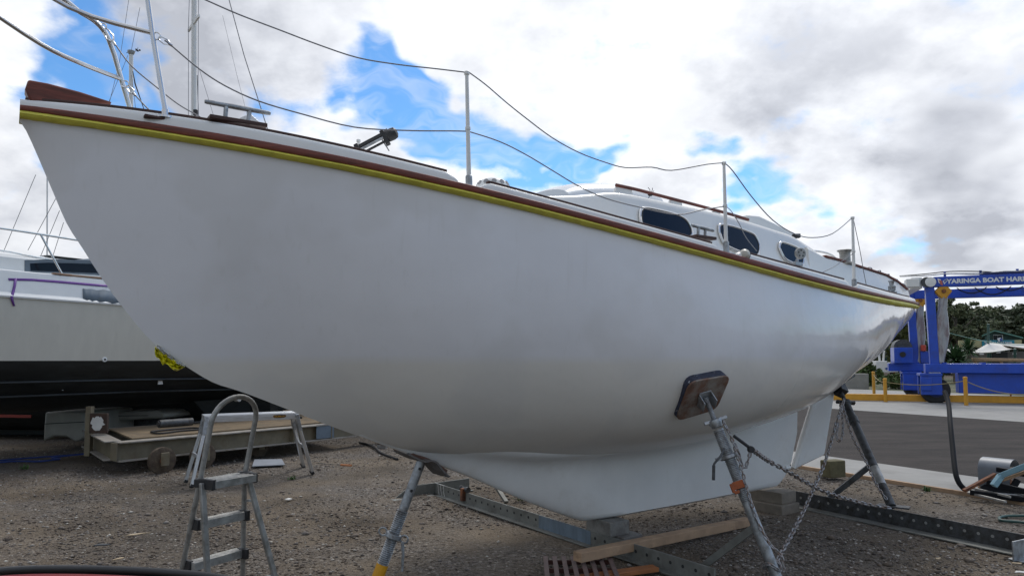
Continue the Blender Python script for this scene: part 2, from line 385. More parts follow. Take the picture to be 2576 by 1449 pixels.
# transom bulwark
mb = MB(); bt = bsf(LS)
mb.prism([bw(LS - .03, bt, zmt(LS) - .002), bw(LS - .03, -bt, zmt(LS) - .002), bw(LS - .03, -bt + .02, zbt(LS) - .012), bw(LS - .03, bt - .02, zbt(LS) - .012)], AX * .04).build('transom_bulwark', M['gel'], boat, bevel=.008)
mb = MB(); mb.bar(bw(LS + .018, -bt - .03, (zmt(LS) + zmb(LS)) / 2), bw(LS + .018, bt + .03, (zmt(LS) + zmb(LS)) / 2), .034, zmt(LS) - zmb(LS)).build('rub_rail', M['mahogany'], boat, bevel=.005)

# keel
KLE = [on_b(x, y, 0) for x, y in [(889, 1091), (989, 1129), (1109, 1173), (1192, 1204), (1259, 1234), (1325.5, 1262), (1392, 1287), (1442, 1304), (1459, 1309)]]
KTE = [on_b(x, y, .03) for x, y in [(1958.6, 1220), (1979, 1192), (1992, 1160), (2006, 1090), (2008, 1003)]]
kz = np.array([p[2] for p in KLE][::-1]); ks = np.array([p[0] for p in KLE][::-1]); tz = np.array([p[2] for p in KTE]); ts = np.array([p[0] for p in KTE])
mb = MB(); rows = []
zl = [ZK - .004, ZK, ZK + .006, ZK + .02, ZK + .05] + list(np.linspace(ZK + .09, 1.2, 40))
for z in zl:
    a = float(np.interp(z, kz, ks)); e = float(np.interp(z, tz, ts)) if z < tz[-1] else ts[-1]
    if z < ZK: a += .03; e -= .02
    ring = []
    us = (1 - np.cos(np.linspace(0, math.pi, 37))) / 2
    for u in us:
        s = a + (e - a) * u
        d = zcf(min(s, LS)) - z
        fl = .045 * math.exp(-max(d, -.05) / .04) * (lambda q: q * q * (3 - 2 * q))(min(1, u * 5)) * (lambda q: q * q * (3 - 2 * q))(min(1, (1 - u) * 2.2))
        tk = (.105 * min(1, math.sqrt(u / .16)) if u < .16 else .105 * (1 - .72 * max(0, (u - .4) / .6) ** 1.6)) if u < .999 else .026
        if z < ZK + .02: tk *= .55 + .45 * max(0, (z - ZK + .004)) / .024
        ring.append((s, tk + fl))
    rows.append([bw(s, b, z) for s, b in ring] + [bw(s, -b, z) for s, b in reversed(ring)])
mb.grid(rows, True); n = len(rows[0]); mb.f.append(tuple(range(n - 1, -1, -1)))
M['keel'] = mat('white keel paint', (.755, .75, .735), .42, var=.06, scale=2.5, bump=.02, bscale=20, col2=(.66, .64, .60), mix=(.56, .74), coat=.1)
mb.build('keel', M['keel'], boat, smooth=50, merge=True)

# rudder with its stock
RUD = [on_b(x, y, b_) for x, y, b_ in [(2046, 984, -.032), (2109, 968, .032), (2076, 1145, .032), (2040, 1162, .032), (1995, 1180, .0), (2006, 1108, -.03)]]
RUD[0] = (RUD[0][0] + .075, 0, RUD[0][2] + .12); RUD[1] = (RUD[1][0] + .0, 0, RUD[1][2] + .1)
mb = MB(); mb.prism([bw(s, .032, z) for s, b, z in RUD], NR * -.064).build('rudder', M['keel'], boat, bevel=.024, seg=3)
a, c = bw(RUD[0][0] + .022, 0, RUD[0][2] + .02), bw(RUD[5][0] + .03, 0, RUD[5][2]); a2, c2 = c, bw(RUD[4][0] + .0, 0, RUD[4][2] + .01)
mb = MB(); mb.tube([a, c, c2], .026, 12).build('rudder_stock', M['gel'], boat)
p = bw(*on_b(2008, 1024, 0)); mb = MB(); mb.tube([p - AX * .03, p + AX * .055], .011, 10); mb.lathe(p + AX * .045, AX, [(.008, 0), (.026, .004), (.026, .02), (.008, .026)], 12)
mb.build('propeller_shaft', M['galv'], boat)
h = bw(*on_b(1976, 1177, .03)); mb = MB(); mb.tube([h - AX * .02, h + AX * .06 + Vector((0, 0, .004))], .028, 12).build('rudder_shoe', M['gel'], boat, bevel=.006)

# ------------------------------------------------------------------ deck gear
def plane_pt(px, py, b): return bw(*on_b(px, py, b))
STN = []
for (px, py0, py1, lean) in [(1180, 471, 181, 0), (1827, 632, 408, 0), (2149, 722, 546, 0)]:
    q = on_side(px, py0, -.035); base = bw(*q); STN.append((q, base, at_y(px - (6 if px < 2000 else 4.5), py1, base.y)))
for i, (q, base, top) in enumerate(STN):
    for sd in (1, -1):
        b0 = base if sd > 0 else bw(q[0], -q[1], q[2]); tp = top if sd > 0 else bw(sb(top)[0], -sb(top)[1], top.z)
        d = (tp - b0).normalized()
        mb = MB(); mb.tube([b0 - d * .02, b0.lerp(tp, .5), tp], [.0150, .0125, .0105], 12)
        for t in (.505, .985): mb.lathe(b0.lerp(tp, t) - d * .012, d, [(.012, 0), (.0165, .004), (.0165, .02), (.012, .024)], 12)
        so = mb.build('stanchion', M['white_paint'], boat)
        mb = MB(); mb.lathe(b0 - d * .03, d, [(.045, 0), (.045, .008), (.021, .014), (.0205, .095), (.016, .1)], 14).box(b0 - Vector((0, 0, .022)), (.12, .07, .012), Matrix((AX, NR, Vector((0, 0, 1)))).transposed()).build('stanchion_base', M['galv'], so)

# pulpit round the bow, stainless tube
qn = on_side(416, 279, -.03); NB = bw(*qn)
pn = lambda x, y: on_plane(x, y, NB, (NR * .8 + AX * -.35).normalized())
near_mid = at_y(383, 84, NB.y - .02); near_top = at_y(366, -40, NB.y - .04)
def far_pt(x, y): return on_plane(x, y, bw(.55, -.26, 0), (NR * .85 + AX * .3).normalized())
FBs = bw(.62, -.25, zmt(.62) + .1)
far = [far_pt(327, 290), far_pt(325, 267), far_pt(302, 190), far_pt(288, 140), far_pt(274, 101), far_pt(258, 74), far_pt(234, 51), far_pt(200, 31)]
bowtip_hi = bw(-.22, 0.02, far[-1].z + .12); bowtip_lo = bw(-.20, 0.0, far[2].z - .0)
mb = MB(); mb.tube([NB - Vector((0, 0, .03)), NB, near_mid, near_top] + smooth_path([near_top + Vector((-.01, -.01, .08)), near_top + Vector((-.06, -.04, .13)), bw(.05, .1, near_top.z + .17), bw(-.3, 0, near_top.z + .2), bw(.05, -.2, near_top.z + .08)], 4) + smooth_path([far[7], far[6], far[5], far[4]], 3) + far[3::-1], .0135, 12)
pul = mb.build('pulpit', M['steel'], boat)
mb = MB(); mb.tube(smooth_path([near_mid, at_y(173, 19, NB.y - .12), bw(-.2, .03, far[-1].z + .12)] , 4), .0125, 10)
mb.tube(smooth_path([far[2] + Vector((0, 0, -.02)), far_pt(205, 161), far_pt(103, 112), bw(-.2, .0, far[2].z + .14)], 4), .0125, 10)
mb.build('pulpit_rail', M['steel'], pul)
mb = MB(); mb.lathe(NB - Vector((0, 0, .045)), (0, 0, 1), [(.045, 0), (.045, .012), (.02, .018), (.018, .05)], 16).build('pulpit_foot', M['steel'], pul)
mb = MB(); mb.box(NB + Vector((0, 0, -.052)), (.20, .06, .014), Matrix((AX, NR, Vector((0, 0, 1)))).transposed()).build('foot_pad', M['cap'], pul, bevel=.003)

# lifelines
L1 = [(515, 0), (600, 37), (700, 75), (800, 113), (900, 146), (1000, 163), (1090, 173), (1174, 183)]
L2 = [(1180, 183), (1222, 214), (1272, 257), (1322, 297), (1389, 347), (1456, 384), (1523, 409), (1573, 422), (1639, 421), (1689, 429), (1777, 414), (1822, 410)]
L3 = [(1822, 410), (1843, 430), (1890, 494), (1944, 554), (2000, 589), (2044, 598), (2094, 588), (2144, 548)]
L4 = [(2146, 548), (2155, 590), (2164, 634), (2172, 680), (2179, 716)]
K1 = [(414, 103), (427, 112), (501, 174), (567, 217), (651, 255), (758, 287), (892, 320.6), (1025, 329), (1136, 330), (1178, 331)]
K2 = [(1178, 331), (1255, 356), (1322, 389), (1389, 429), (1456, 469), (1523, 499), (1606, 521), (1703, 540), (1767, 528), (1825, 519)]
K3 = [(1825, 519), (1840, 532), (1860, 564), (1877, 598), (1904, 632)]
K4 = [(2070, 685), (2100, 670), (2125, 652), (2146, 638)]
tops = [s[2] for s in STN]
mb = MB(); wr = .0042
def wire(pts, p0, p1, r=wr, n=4): mb.tube(smooth_path(vplane(pts, p0, p1), n), r, 6)
wire([(440, -34), (480, -14)] + L1, near_top, tops[0]); wire(L2, tops[0], tops[1]); wire(L3, tops[1], tops[2]); wire(L4, tops[2], bw(7.0, .85, 2.3), .003)
mb.build('lifeline', M['rope'], boat)
mb = MB(); wire(K1, near_mid, tops[0]); wire(K2, tops[0], tops[1]); mb.build('lifeline', M['rope'], boat); mb = MB(); wire(K3, tops[1], bw(4.9, .85, 2.3), .003); mb.build('lifeline', M['rope'], boat); mb = MB(); wire(K4, tops[1], tops[2], .003)
mb.build('lifeline', M['rope'], boat)
mb = MB()     # far side lines
fa, fb, fc = far[5], far[2] + Vector((0, 0, -.02)), bw(STN[0][0][0], -STN[0][0][1], 0)
FP = lambda x, y: on_plane(x, y, far[5], (NR * .9 + AX * -.35).normalized())
mb.tube(smooth_path([FP(287, 108), FP(330, 166), FP(400, 225), FP(450, 264), FP(500, 293), FP(540, 318)], 4), .0038, 6)
mb.build('lifeline', M['rope'], boat); mb = MB()
mb.tube(smooth_path([FP(337, 237), FP(350, 251), FP(372, 274), FP(390, 290)], 4), .0038, 6)
mb.build('lifeline', M['rope'], boat)
def eye_loop(c, d, r, w):
    d = Vector(d).normalized(); u = Vector((0, 0, 1)); u = (u - d * u.dot(d)).normalized()
    return [Vector(c) + d * (r * 1.5 * (1 - math.cos(a)) / 2 * 2) + u * (math.sin(a) * r * (.75 if math.cos(a) > 0 else 1) * (1 - .35 * (1 - math.cos(a)) / 2)) for a in np.linspace(0, 2 * math.pi, 18)[:-1]]
for A_, B_ in ((vplane([(399, 95)], near_mid, tops[0])[0], vplane([(428, 113)], near_mid, tops[0])[0]), (FP(262, 73), FP(285, 107)), (FP(319, 217), FP(337, 237))):
    d = (B_ - A_); mb = MB()
    mb.tube(eye_loop(A_, d, d.length / 3.2, 0), .0042, 6, False, True)
    mb.tube([B_ - d * .15, B_ + d * .22], .007, 8)
    mb.tube([A_ + Vector((.02 * math.cos(a), 0, .02 * math.sin(a))) - d.normalized() * .012 for a in np.linspace(0, 6.283, 12)[:-1]], .004, 6, False, True)
    mb.build('lifeline_eye', M['steel'], pul)

# mahogany chock rising at the stem head
pc = [on_b(x, y, 0) for x, y in [(70, 208), (120, 217), (200, 238), (281, 264), (170, 275), (75, 262), (62, 232)]]
mb = MB(); mb.prism([bw(s, .05, z) for s, b, z in pc], NR * -.1).build('bow_chock', M['mahogany'], boat, bevel=.01)

# cleats (a bar on two posts)
def cleat(pa, pb, posts, base, b, r):
    mb = MB(); P = [plane_pt(x, y, b) for x, y in (pa, pb)]
    mb.tube([P[0], P[0].lerp(P[1], .04), P[0].lerp(P[1], .5), P[0].lerp(P[1], .96), P[1]], [r * .8, r, r * 1.15, r, r * .8], 12)
    for (a, c) in posts: mb.tube([plane_pt(*a, b), plane_pt(*c, b) - Vector((0, 0, .03))], r * .95, 12)
    o = mb.build('cleat', M['galv'], boat)
    mb = MB(); A_, B_ = plane_pt(*base[0], b), plane_pt(*base[1], b); mb.bar(A_, B_, .08, .022).build('cleat_pad', M['cap'], o, bevel=.004)
cleat((515, 256), (680, 286), [((569, 266), (566, 300)), ((628, 277), (623, 310))], [(524, 297), (668, 320)], bsf(1.0) - .09, .0125)
cleat((1740, 567), (1795, 581), [((1757, 572), (1755, 592)), ((1774, 576), (1773, 596))], [(1742, 595), (1792, 602)], bsf(3.9) - .1, .011)
# anchor roller wedge behind the forward cleat
mb = MB(); mb.prism([plane_pt(630, 285, .25), plane_pt(670, 322, .25), plane_pt(600, 316, .25), plane_pt(604, 296, .25)], NR * -.06).build('deck_fairing', M['gel'], boat, bevel=.006)

# dome vent
c = sb(plane_pt(1240, 470, .25)); c = bw(c[0], .25, c[2])
r = (plane_pt(1276, 461, .25) - plane_pt(1206, 461, .25)).length / 2
mb = MB(); mb.lathe(c - Vector((0, 0, .05)), (0, 0, 1), [(r * 1.06, .0), (r * 1.06, .03)] + [(r * math.cos(a) ** .8, .035 + r * .6 * math.sin(a)) for a in np.linspace(.1, 1.5, 10)], 28)
vent = mb.build('dome_vent', M['white_paint'], boat)
for k in range(12):
    a = k * math.pi / 6 + .1; e = .42
    d = Vector((math.cos(a) * math.cos(e), math.sin(a) * math.cos(e), math.sin(e)))
    pc = c + Vector((d.x * r * 1.02, d.y * r * 1.02, -.015 + d.z * r * .6))
    mb = MB(); mb.lathe(pc - d * .004, d, [(r * .15, 0), (r * .15, .006)], 12).build('vent_hole', mat('vent shade', (.3, .3, .31), .6) if k == 0 else bpy.data.materials['vent shade'], vent)

# cabin
BC = .72; BR = .60
CABT = [(1290, 466), (1340, 478), (1406, 484), (1480, 486), (1543, 483), (1586, 488), (1640, 499), (1710, 514.5), (1766, 526), (1877, 555), (1950, 578), (2000, 596), (2022, 610), (2050, 628)]
ct = [on_b(x, y, BR) for x, y in CABT]; ctf = cubic([p[0] for p in ct], [p[2] for p in ct])
s0c, s1c = ct[0][0], ct[-1][0]
mb = MB(); rows = []
for s in np.linspace(s0c - .35, s1c, 60):
    zt = ctf(s); zd = zmt(s) - .05; t = min(1, max(0, (s - s0c + .35) / .6)); t = t * t * (3 - 2 * t)
    zt = zd + (zt - zd) * t; hb = BC * (.45 + .55 * min(1, max(0, s - s0c + .35) / 1.3) ** .7); hr = BR * (.4 + .6 * min(1, max(0, s - s0c + .35) / 1.3) ** .7)
    rows.append([bw(s, hb, zd), bw(s, hb - (hb - hr) * .35, zd + (zt - zd) * .45), bw(s, hr + .022, zt - .05), bw(s, hr + .012, zt - .02), bw(s, hr - .01, zt - .003), bw(s, hr - .05, zt + .006)] +
                [bw(s, x * (hr - .05), zt + .006 + .03 * (1 - x * x)) for x in (.6, .2, -.2, -.6)] +
                [bw(s, -hr + .05, zt + .006), bw(s, -hr + .01, zt - .003), bw(s, -hr - .012, zt - .02), bw(s, -hr - .022, zt - .05), bw(s, -hb + (hb - hr) * .35, zd + (zt - zd) * .45), bw(s, -hb, zd)])
mb.grid(rows); n = len(rows[0]); k0 = (len(rows) - 1) * n; mb.f.append(tuple(k0 + i for i in range(n)))
cab = mb.build('cabin', M['gel'], boat, smooth=40)
# cabin side aft of the roof, sloping down into the cockpit coaming
COA = [(2034, 621), (2044, 626), (2060, 635), (2079, 645), (2110, 653), (2145, 664), (2188, 678), (2232, 692), (2262, 709), (2288, 729), (2294, 741)]
co = [on_b(x, y, .66) for x, y in COA]
def coam_b(s): return min(.655, bsf(s) - .06)
mb = MB(); rows = []
for s, _, z in co:
    b = coam_b(s); zd = zmt(min(s, LS)) - .03
    rows.append([bw(s, b + .03, zd), bw(s, b, z - .02), bw(s, b - .02, z), bw(s, b - .05, z), bw(s, b - .06, z - .02), bw(s, b - .07, zd)])
mb.sweep(rows).build('coaming', M['gel'], boat, smooth=40)
mb = MB(); mb.sweep([[bw(s, -x, z) for x, z in [(coam_b(s) + .03, zmt(min(s, LS)) - .03), (coam_b(s), zz - .02), (coam_b(s) - .05, zz), (coam_b(s) - .07, zmt(min(s, LS)) - .03)]] for s, _, zz in co]).build('coaming', M['gel'], boat, smooth=40)
mb = MB(); rings = []
for s, _, z in [co[3], co[4], co[5], co[6], co[7], co[8], co[9]]:
    b = coam_b(s); rings.append([bw(s, b + .004, z - .004), bw(s, b + .004, z + .014), bw(s, b - .06, z + .014), bw(s, b - .06, z - .004)])
mb.sweep(rings).build('coaming_cap', M['mahogany'], boat, bevel=.004)
# companion hatch and its sloping slide on the roof
hp = [on_b(x, y, .3) for x, y in [(1880, 541), (1912, 544), (2000, 586), (2004, 600), (1885, 566)]]
mb = MB(); mb.prism([bw(s, .3, z) for s, b, z in hp], NR * -.6).build('companion_hatch', M['gel'], boat, bevel=.012)
# milky forward hatch dome
dm = [on_b(x, y, 0) for x, y in [(1356, 484), (1372, 477), (1406, 469.5), (1440, 467), (1470, 466.5), (1510, 469), (1549, 476), (1590, 490)]]
mb = MB(); rows = []
for s, _, z in dm:
    zd = ctf(s) + .0; h = z - zd + .02
    rows.append([bw(s, .38 * math.cos(a), zd - .03 + (h + .01) * math.sin(a) ** .7) for a in np.linspace(0.001, math.pi - .001, 15)])
mb.grid(rows); n = 15; mb.f.append(tuple(range(n))); mb.f.append(tuple((len(rows) - 1) * n + i for i in range(n)))
mb.build('hatch_dome', M['plexi'], boat, smooth=50)

# windows in the cabin side
def cab_b(s, z):
    t = min(1, max(0, s - s0c + .35) / 1.3) ** .7; hb = BC * (.45 + .55 * t); hr = BR * (.4 + .6 * t); zt = ctf(s); zd = zmt(s) - .05
    zm = zd + (zt - zd) * .45; bm = hb - (hb - hr) * .35
    return hb + (bm - hb) * (z - zd) / (zm - zd) if z < zm else bm + (hr + .022 - bm) * (z - zm) / (zt - .05 - zm)
def window(outline_px):
    P = []
    for x, y in outline_px:
        b = .68
        for _ in range(6): q = on_b(x, y, b); b = cab_b(q[0], q[2])
        P.append((q[0], b, q[2]))
    pts = smooth_path([Vector(p) for p in P + P[:1]], 6)[:-1]
    c = sum(pts, Vector()) / len(pts)
    W = lambda k, o: [bw(*(c + (p - c) * k + Vector((0, o, 0)))) for p in pts]
    mb = MB(); mb.tube(W(1.0, .012), .012, 8, False, True); fr = mb.build('window_frame', M['steel'], boat)
    mb = MB(); mb.v = []; mb.prism(W(.985, .018), NR * -.04); mb.build('pane', M['glass'], fr)
    mb = MB(); mb.grid([W(.92, .0195) , W(.99, .021)], True).build('gasket', M['black_rubber'], fr)
window([(1607, 545), (1609, 530), (1620, 524), (1650, 529), (1680, 536), (1703, 543), (1722, 555), (1734, 572), (1737, 590), (1728, 598), (1700, 594), (1660, 583), (1625, 573), (1610, 562)])
window([(1806, 585), (1806, 570), (1813, 566), (1840, 571), (1870, 581), (1893, 592), (1905, 612), (1906, 632), (1898, 644), (1870, 638), (1840, 627), (1818, 613)])
window([(1957, 624), (1959, 613), (1966, 611), (1990, 619), (2007, 628), (2015, 642), (2017, 660), (2010, 668), (1990, 662), (1970, 650)])

# mahogany grab rail on white pads
hr = [plane_pt(x, y, .5) for x, y in [(1550, 466), (1600, 477), (1650, 490), (1720, 508), (1800, 529), (1850, 543), (1882, 553)]]
mb = MB(); mb.tube(smooth_path(hr, 4), .0135, 10); hro = mb.build('grab_rail', M['mahogany'], boat)
for t in ((1553, 468, 1590, 478), (1690, 501, 1715, 508), (1797, 530, 1812, 534), (1855, 545, 1876, 552)):
    a, c = plane_pt(t[0], t[1], .5), plane_pt(t[2], t[3], .5); d = Vector((0, 0, .05))
    mb = MB(); mb.prism([a, c, c + AX * .02 - d * 1.3, a - AX * .03 - d * 1.3], NR * -.03).build('rail_pad', M['gel'], hro, bevel=.004)
mb = MB(); k = plane_pt(1637, 488, .5)
for d in ((-.02, .0, .05), (.03, .02, .03), (-.03, .01, -.05), (.012, -.01, .045)): mb.tube([k, k + Vector(d) * .6 + Vector((.005, 0, .004)), k + Vector(d)], .0025, 5)
mb.lathe(k - Vector((.012, 0, 0)), AX, [(.017, 0), (.018, .012), (.017, .024)], 10).build('cable_tie', M['black'], hro)
# navigation light, block, winch
c = plane_pt(1876, 640, bsf(4.25) - .0)
c = bw(*on_side(1873, 640, -.0)) ; r = .038
mb = MB(); d = (NR * .6 - AX * .8).normalized(); mb.lathe(c - d * .02, d, [(r, 0), (r * 1.02, .02), (r * .92, .03), (r * .6, .045), (.004, .05)], 20); nl = mb.build('navigation_light', mat('cloudy lens', (.55, .53, .46), .35, var=.15, scale=40), boat)
mb = MB(); mb.lathe(c - d * .05, d, [(r * 1.06, 0), (r * 1.12, .01), (r * 1.1, .032), (r, .034)], 20).build('lamp_housing', M['black'], nl)
qb = on_side(2005, 655, -.06); c = bw(*qb)
mb = MB(); mb.box(c + Vector((0, 0, -.03)), (.1, .04, .03), Matrix((AX, NR, Vector((0, 0, 1)))).transposed()); mb.tube([c - Vector((0, 0, .03)), c + Vector((0, 0, .01))], .012, 8)
bl = mb.build('turning_block', M['galv'], boat, bevel=.004)
cc = plane_pt(2013, 638, qb[1]); d = (NR * .9 - AX * .4).normalized()
mb = MB(); mb.lathe(cc - d * .014, d, [(.042, 0), (.045, .004), (.045, .024), (.042, .028)], 20); ck = mb.build('cheek', M['alu'], bl, bevel=.002)
mb = MB()
for k in range(5):
    a = k * 1.2566; u = Vector((0, 0, 1)); w = d.cross(u); mb.lathe(cc + d * .0145 + u * .024 * math.cos(a) + w * .024 * math.sin(a), d, [(.007, 0), (.007, .001)], 8)
mb.build('cheek_hole', M['black'], ck)
wv = sb(plane_pt(2126, 660, .62)); c = bw(*wv); k = .62
mb = MB(); mb.lathe(c - Vector((0, 0, .02)), (0, 0, 1), [(.075, 0), (.08, .012), (.07, .02), (.052, .03), (.05, .1), (.055, .122), (.07, .13), (.072, .14), (.05, .146)], 24).build('winch', M['alu'], boat, smooth=30)
mb = MB(); mb.tube(smooth_path([plane_pt(2040, 631, .3), plane_pt(2062, 633, .3), plane_pt(2085, 639, .3), plane_pt(2100, 648, .3), plane_pt(2104, 660, .3)], 4), .011, 8).build('tiller', M['gel'], boat)
mb = MB(); k = plane_pt(2003, 594, .45); mb.box(k, (.07, .05, .04)).lathe(k + Vector((-.01, 0, .0)), AX, [(.022, 0), (.024, .02), (.012, .05)], 10).build('halyard_clutch', M['black'], boat, bevel=.006)
# fairlead and coiled lines at the quarter
for (x, y, w) in ((2243, 718, .05), (2247, 733, .04)):
    c = bw(*on_side(x, y, -.1)); mb = MB(); mb.box(c - Vector((0, 0, .03)), (.05, .05, .05)).lathe(c - Vector((0, 0, .03)), (0, 0, 1), [(w * .6, 0), (w * .7, .02), (w * .4, .03), (w * .45, .06), (w * .7, .075)], 14).build('quarter_bollard', M['galv'], boat)
mb = MB(); pts = []
for i in range(60):
    t = i / 59; s = co[6][0] + t * (co[9][0] - co[6][0]); b = coam_b(s); z = np.interp(s, [p[0] for p in co], [p[2] for p in co])
    pts.append(bw(s, b - .02 + .02 * math.sin(i * .5), z + .02 + .006 * math.sin(i * .9)))
mb.tube(pts, .0055, 6).build('sheet_line', M['galv'], boat)
# ------------------------------------------------------------------ ground and paving
def ground_material():
    m = bpy.data.materials.new('gravel and dirt'); m.use_nodes = True; N, Lk, b = nodes_of(m)
    geo = N.new('ShaderNodeNewGeometry'); P = geo.outputs['Position']
    def nz(sc, det=4, rough=.6):
        n = N.new('ShaderNodeTexNoise'); n.inputs['Scale'].default_value = sc; n.inputs['Detail'].default_value = det; n.inputs['Roughness'].default_value = rough; Lk.new(P, n.inputs['Vector']); return n.outputs['Fac']
    def ramp(v, stops):
        r = N.new('ShaderNodeValToRGB'); e = r.color_ramp.elements
        while len(e) < len(stops): e.new(.5)
        for i, (p, c) in enumerate(stops): e[i].position = p; e[i].color = (*c, 1)
        Lk.new(v, r.inputs['Fac']); return r.outputs['Color']
    def mix(f, a, c, mode='MIX'):
        x = N.new('ShaderNodeMix'); x.data_type = 'RGBA'; x.blend_type = mode
        for k, v in (('Factor', f), ('A', a), ('B', c)):
            if hasattr(v, 'is_output'): Lk.new(v, x.inputs[k])
            else: x.inputs[k].default_value = v if k == 'Factor' else (*v, 1)
        return x.outputs['Result']
    dirt = ramp(nz(1.1, 6), [(.3, (.092, .073, .053)), (.5, (.165, .133, .098)), (.7, (.228, .19, .146))])
    vo = N.new('ShaderNodeTexVoronoi'); vo.inputs['Scale'].default_value = 48; Lk.new(P, vo.inputs['Vector'])
    sepc = N.new('ShaderNodeSeparateColor'); Lk.new(vo.outputs['Color'], sepc.inputs[0])
    stone = ramp(sepc.outputs[0], [(0, (.065, .056, .048)), (.35, (.14, .119, .097)), (.65, (.20, .18, .158)), (.88, (.12, .106, .098)), (1, (.36, .33, .295))])
    patch = N.new('ShaderNodeMapRange'); patch.inputs['From Min'].default_value = .40; patch.inputs['From Max'].default_value = .58; Lk.new(nz(.7, 5), patch.inputs['Value'])
    c = mix(patch.outputs['Result'], dirt, stone)
    fine = ramp(nz(90, 3), [(.3, (.42, .41, .40)), (.7, (1.45, 1.42, 1.38))]); c = mix(.8, c, fine, 'MULTIPLY')
    wet = N.new('ShaderNodeMapRange'); wet.inputs['From Min'].default_value = .50; wet.inputs['From Max'].default_value = .66; wet.inputs['To Max'].default_value = .75; Lk.new(nz(.42, 6), wet.inputs['Value'])
    c = mix(wet.outputs['Result'], c, (.055, .047, .037))
    Lk.new(c, b.inputs['Base Color']); b.inputs['Roughness'].default_value = .92; b.inputs['Specular IOR Level'].default_value = .25
    h = N.new('ShaderNodeMath'); h.operation = 'MULTIPLY_ADD'; Lk.new(vo.outputs['Distance'], h.inputs[0]); h.inputs[1].default_value = -.9; Lk.new(nz(30, 5), h.inputs[2])
    bp = N.new('ShaderNodeBump'); bp.inputs['Strength'].default_value = .9; bp.inputs['Distance'].default_value = .02; Lk.new(h.outputs[0], bp.inputs['Height']); Lk.new(bp.outputs['Normal'], b.inputs['Normal'])
    return m
M['ground'] = ground_material()
# one sheet out to the horizon, finely divided near the boat so it can roll a little
def gz(x, y):
    f = max(0, min(1, (17 - y) / 5)) * max(0, min(1, (y + 8) / 4)); f *= max(0, min(1, (4.2 - x) / 2.0))
    return f * (.012 * math.sin(x * 1.9 + .6 * y) + .010 * math.sin(y * 2.3 - x * .8 + 1) + .006 * math.sin(x * 5.1 + y * 3.3))
xs = [-700, -300, -100, -40] + list(np.linspace(-16, 12, 113)) + [40, 100, 300, 700]; ys = [-300, -100, -30] + list(np.linspace(-8, 18, 105)) + [40, 120, 400, 1200]
mb = MB(); mb.grid([[(x, y, gz(x, y)) for x in xs] for y in ys]); tag(mb.build('ground', M['ground'], smooth=180), kind='structure')

M['asphalt'] = mat('asphalt', (.030, .026, .024), .9, var=.4, scale=1.6, bump=.5, bscale=150, col2=(.060, .050, .045), mix=(.42, .72), stretch=(.5, 1.3, 1), spec=.2)
M['concrete'] = mat('concrete', (.27, .265, .25), .8, var=.13, scale=1.3, bump=.15, bscale=60, col2=(.20, .195, .18), mix=(.5, .7))
M['yellow'] = mat('yellow paint', (.55, .27, .02), .5, var=.14, scale=4, bump=.05)
M['timber'] = mat('weathered timber', (.40, .265, .165), .8, var=.22, scale=6, stretch=(1, 1, 1), bump=.25, bscale=25, col2=(.16, .10, .06), mix=(.55, .75))
M['grey_timber'] = mat('grey timber', (.22, .19, .155), .85, var=.25, scale=9, bump=.25, bscale=30)
M['orange_wood'] = mat('fresh orange timber', (.34, .13, .045), .65, var=.2, scale=8, bump=.15)
# roads run along this direction
E1, E2 = at_z(2030, 1180), at_z(2576, 1269); RD = Vector((E2.x - E1.x, E2.y - E1.y, 0)).normalized(); RN = Vector((-RD.y, RD.x, 0))
if RN.y < 0: RN = -RN
def band(name, pA, pB, z, m, x0=-14, x1=70):
    """a ground strip between the parallel lines through pA (near) and pB (far)"""
    dA, dB = (pA - E1).dot(RN), (pB - E1).dot(RN)
    mb = MB(); n = 40
    mb.grid([[E1 + RD * t + RN * d + Vector((0, 0, z)) for d in np.linspace(dA, dB, 6)] for t in np.linspace(x0, x1, n)])
    return tag(mb.build(name, m), kind='structure')
E1.z = 0
pB = at_z(2300, 1183); pC = at_z(2330, 1046); pD = at_z(2330, 1006)
near_edge = E1 + RN * .05
band('concrete_apron', E1, pB, .030, M['concrete'], -3)
band('road', pB, pC, .016, M['asphalt'], -30, 120)
band('concrete_strip', pC, pC + RN * 7.4, .020, M['concrete'], -40, 120)
band('dock_apron', pC + RN * 7.4, pC + RN * 13.5, .024, M['concrete'], -40, 120)
band('verge', pC + RN * 13.5, pC + RN * 40, .01, mat('rough grass', (.055, .07, .028), .95, var=.45, scale=1.2, bump=.6, bscale=14, col2=(.13, .11, .06)), -60, 140)
mb = MB(); mb.bar(E1 + RD * -.1 - RN * .03 + Vector((0, 0, .02)), E1 + RD * 9 - RN * .03 + Vector((0, 0, .02)), .045, .05)
tag(mb.build('edging_board', M['timber'], bevel=.004), 'long timber edging board along the near side of the pale concrete strip', 'board')
# a short board lying on the apron edge
a = at_z(2467, 1225, .05); c = at_z(2537, 1246, .05); mb = MB(); mb.bar(a, c, .07, .03)
tag(mb.build('board_offcut', M['timber'], bevel=.004), 'short timber offcut lying on the concrete edge right of the dark stand leg', 'offcut')

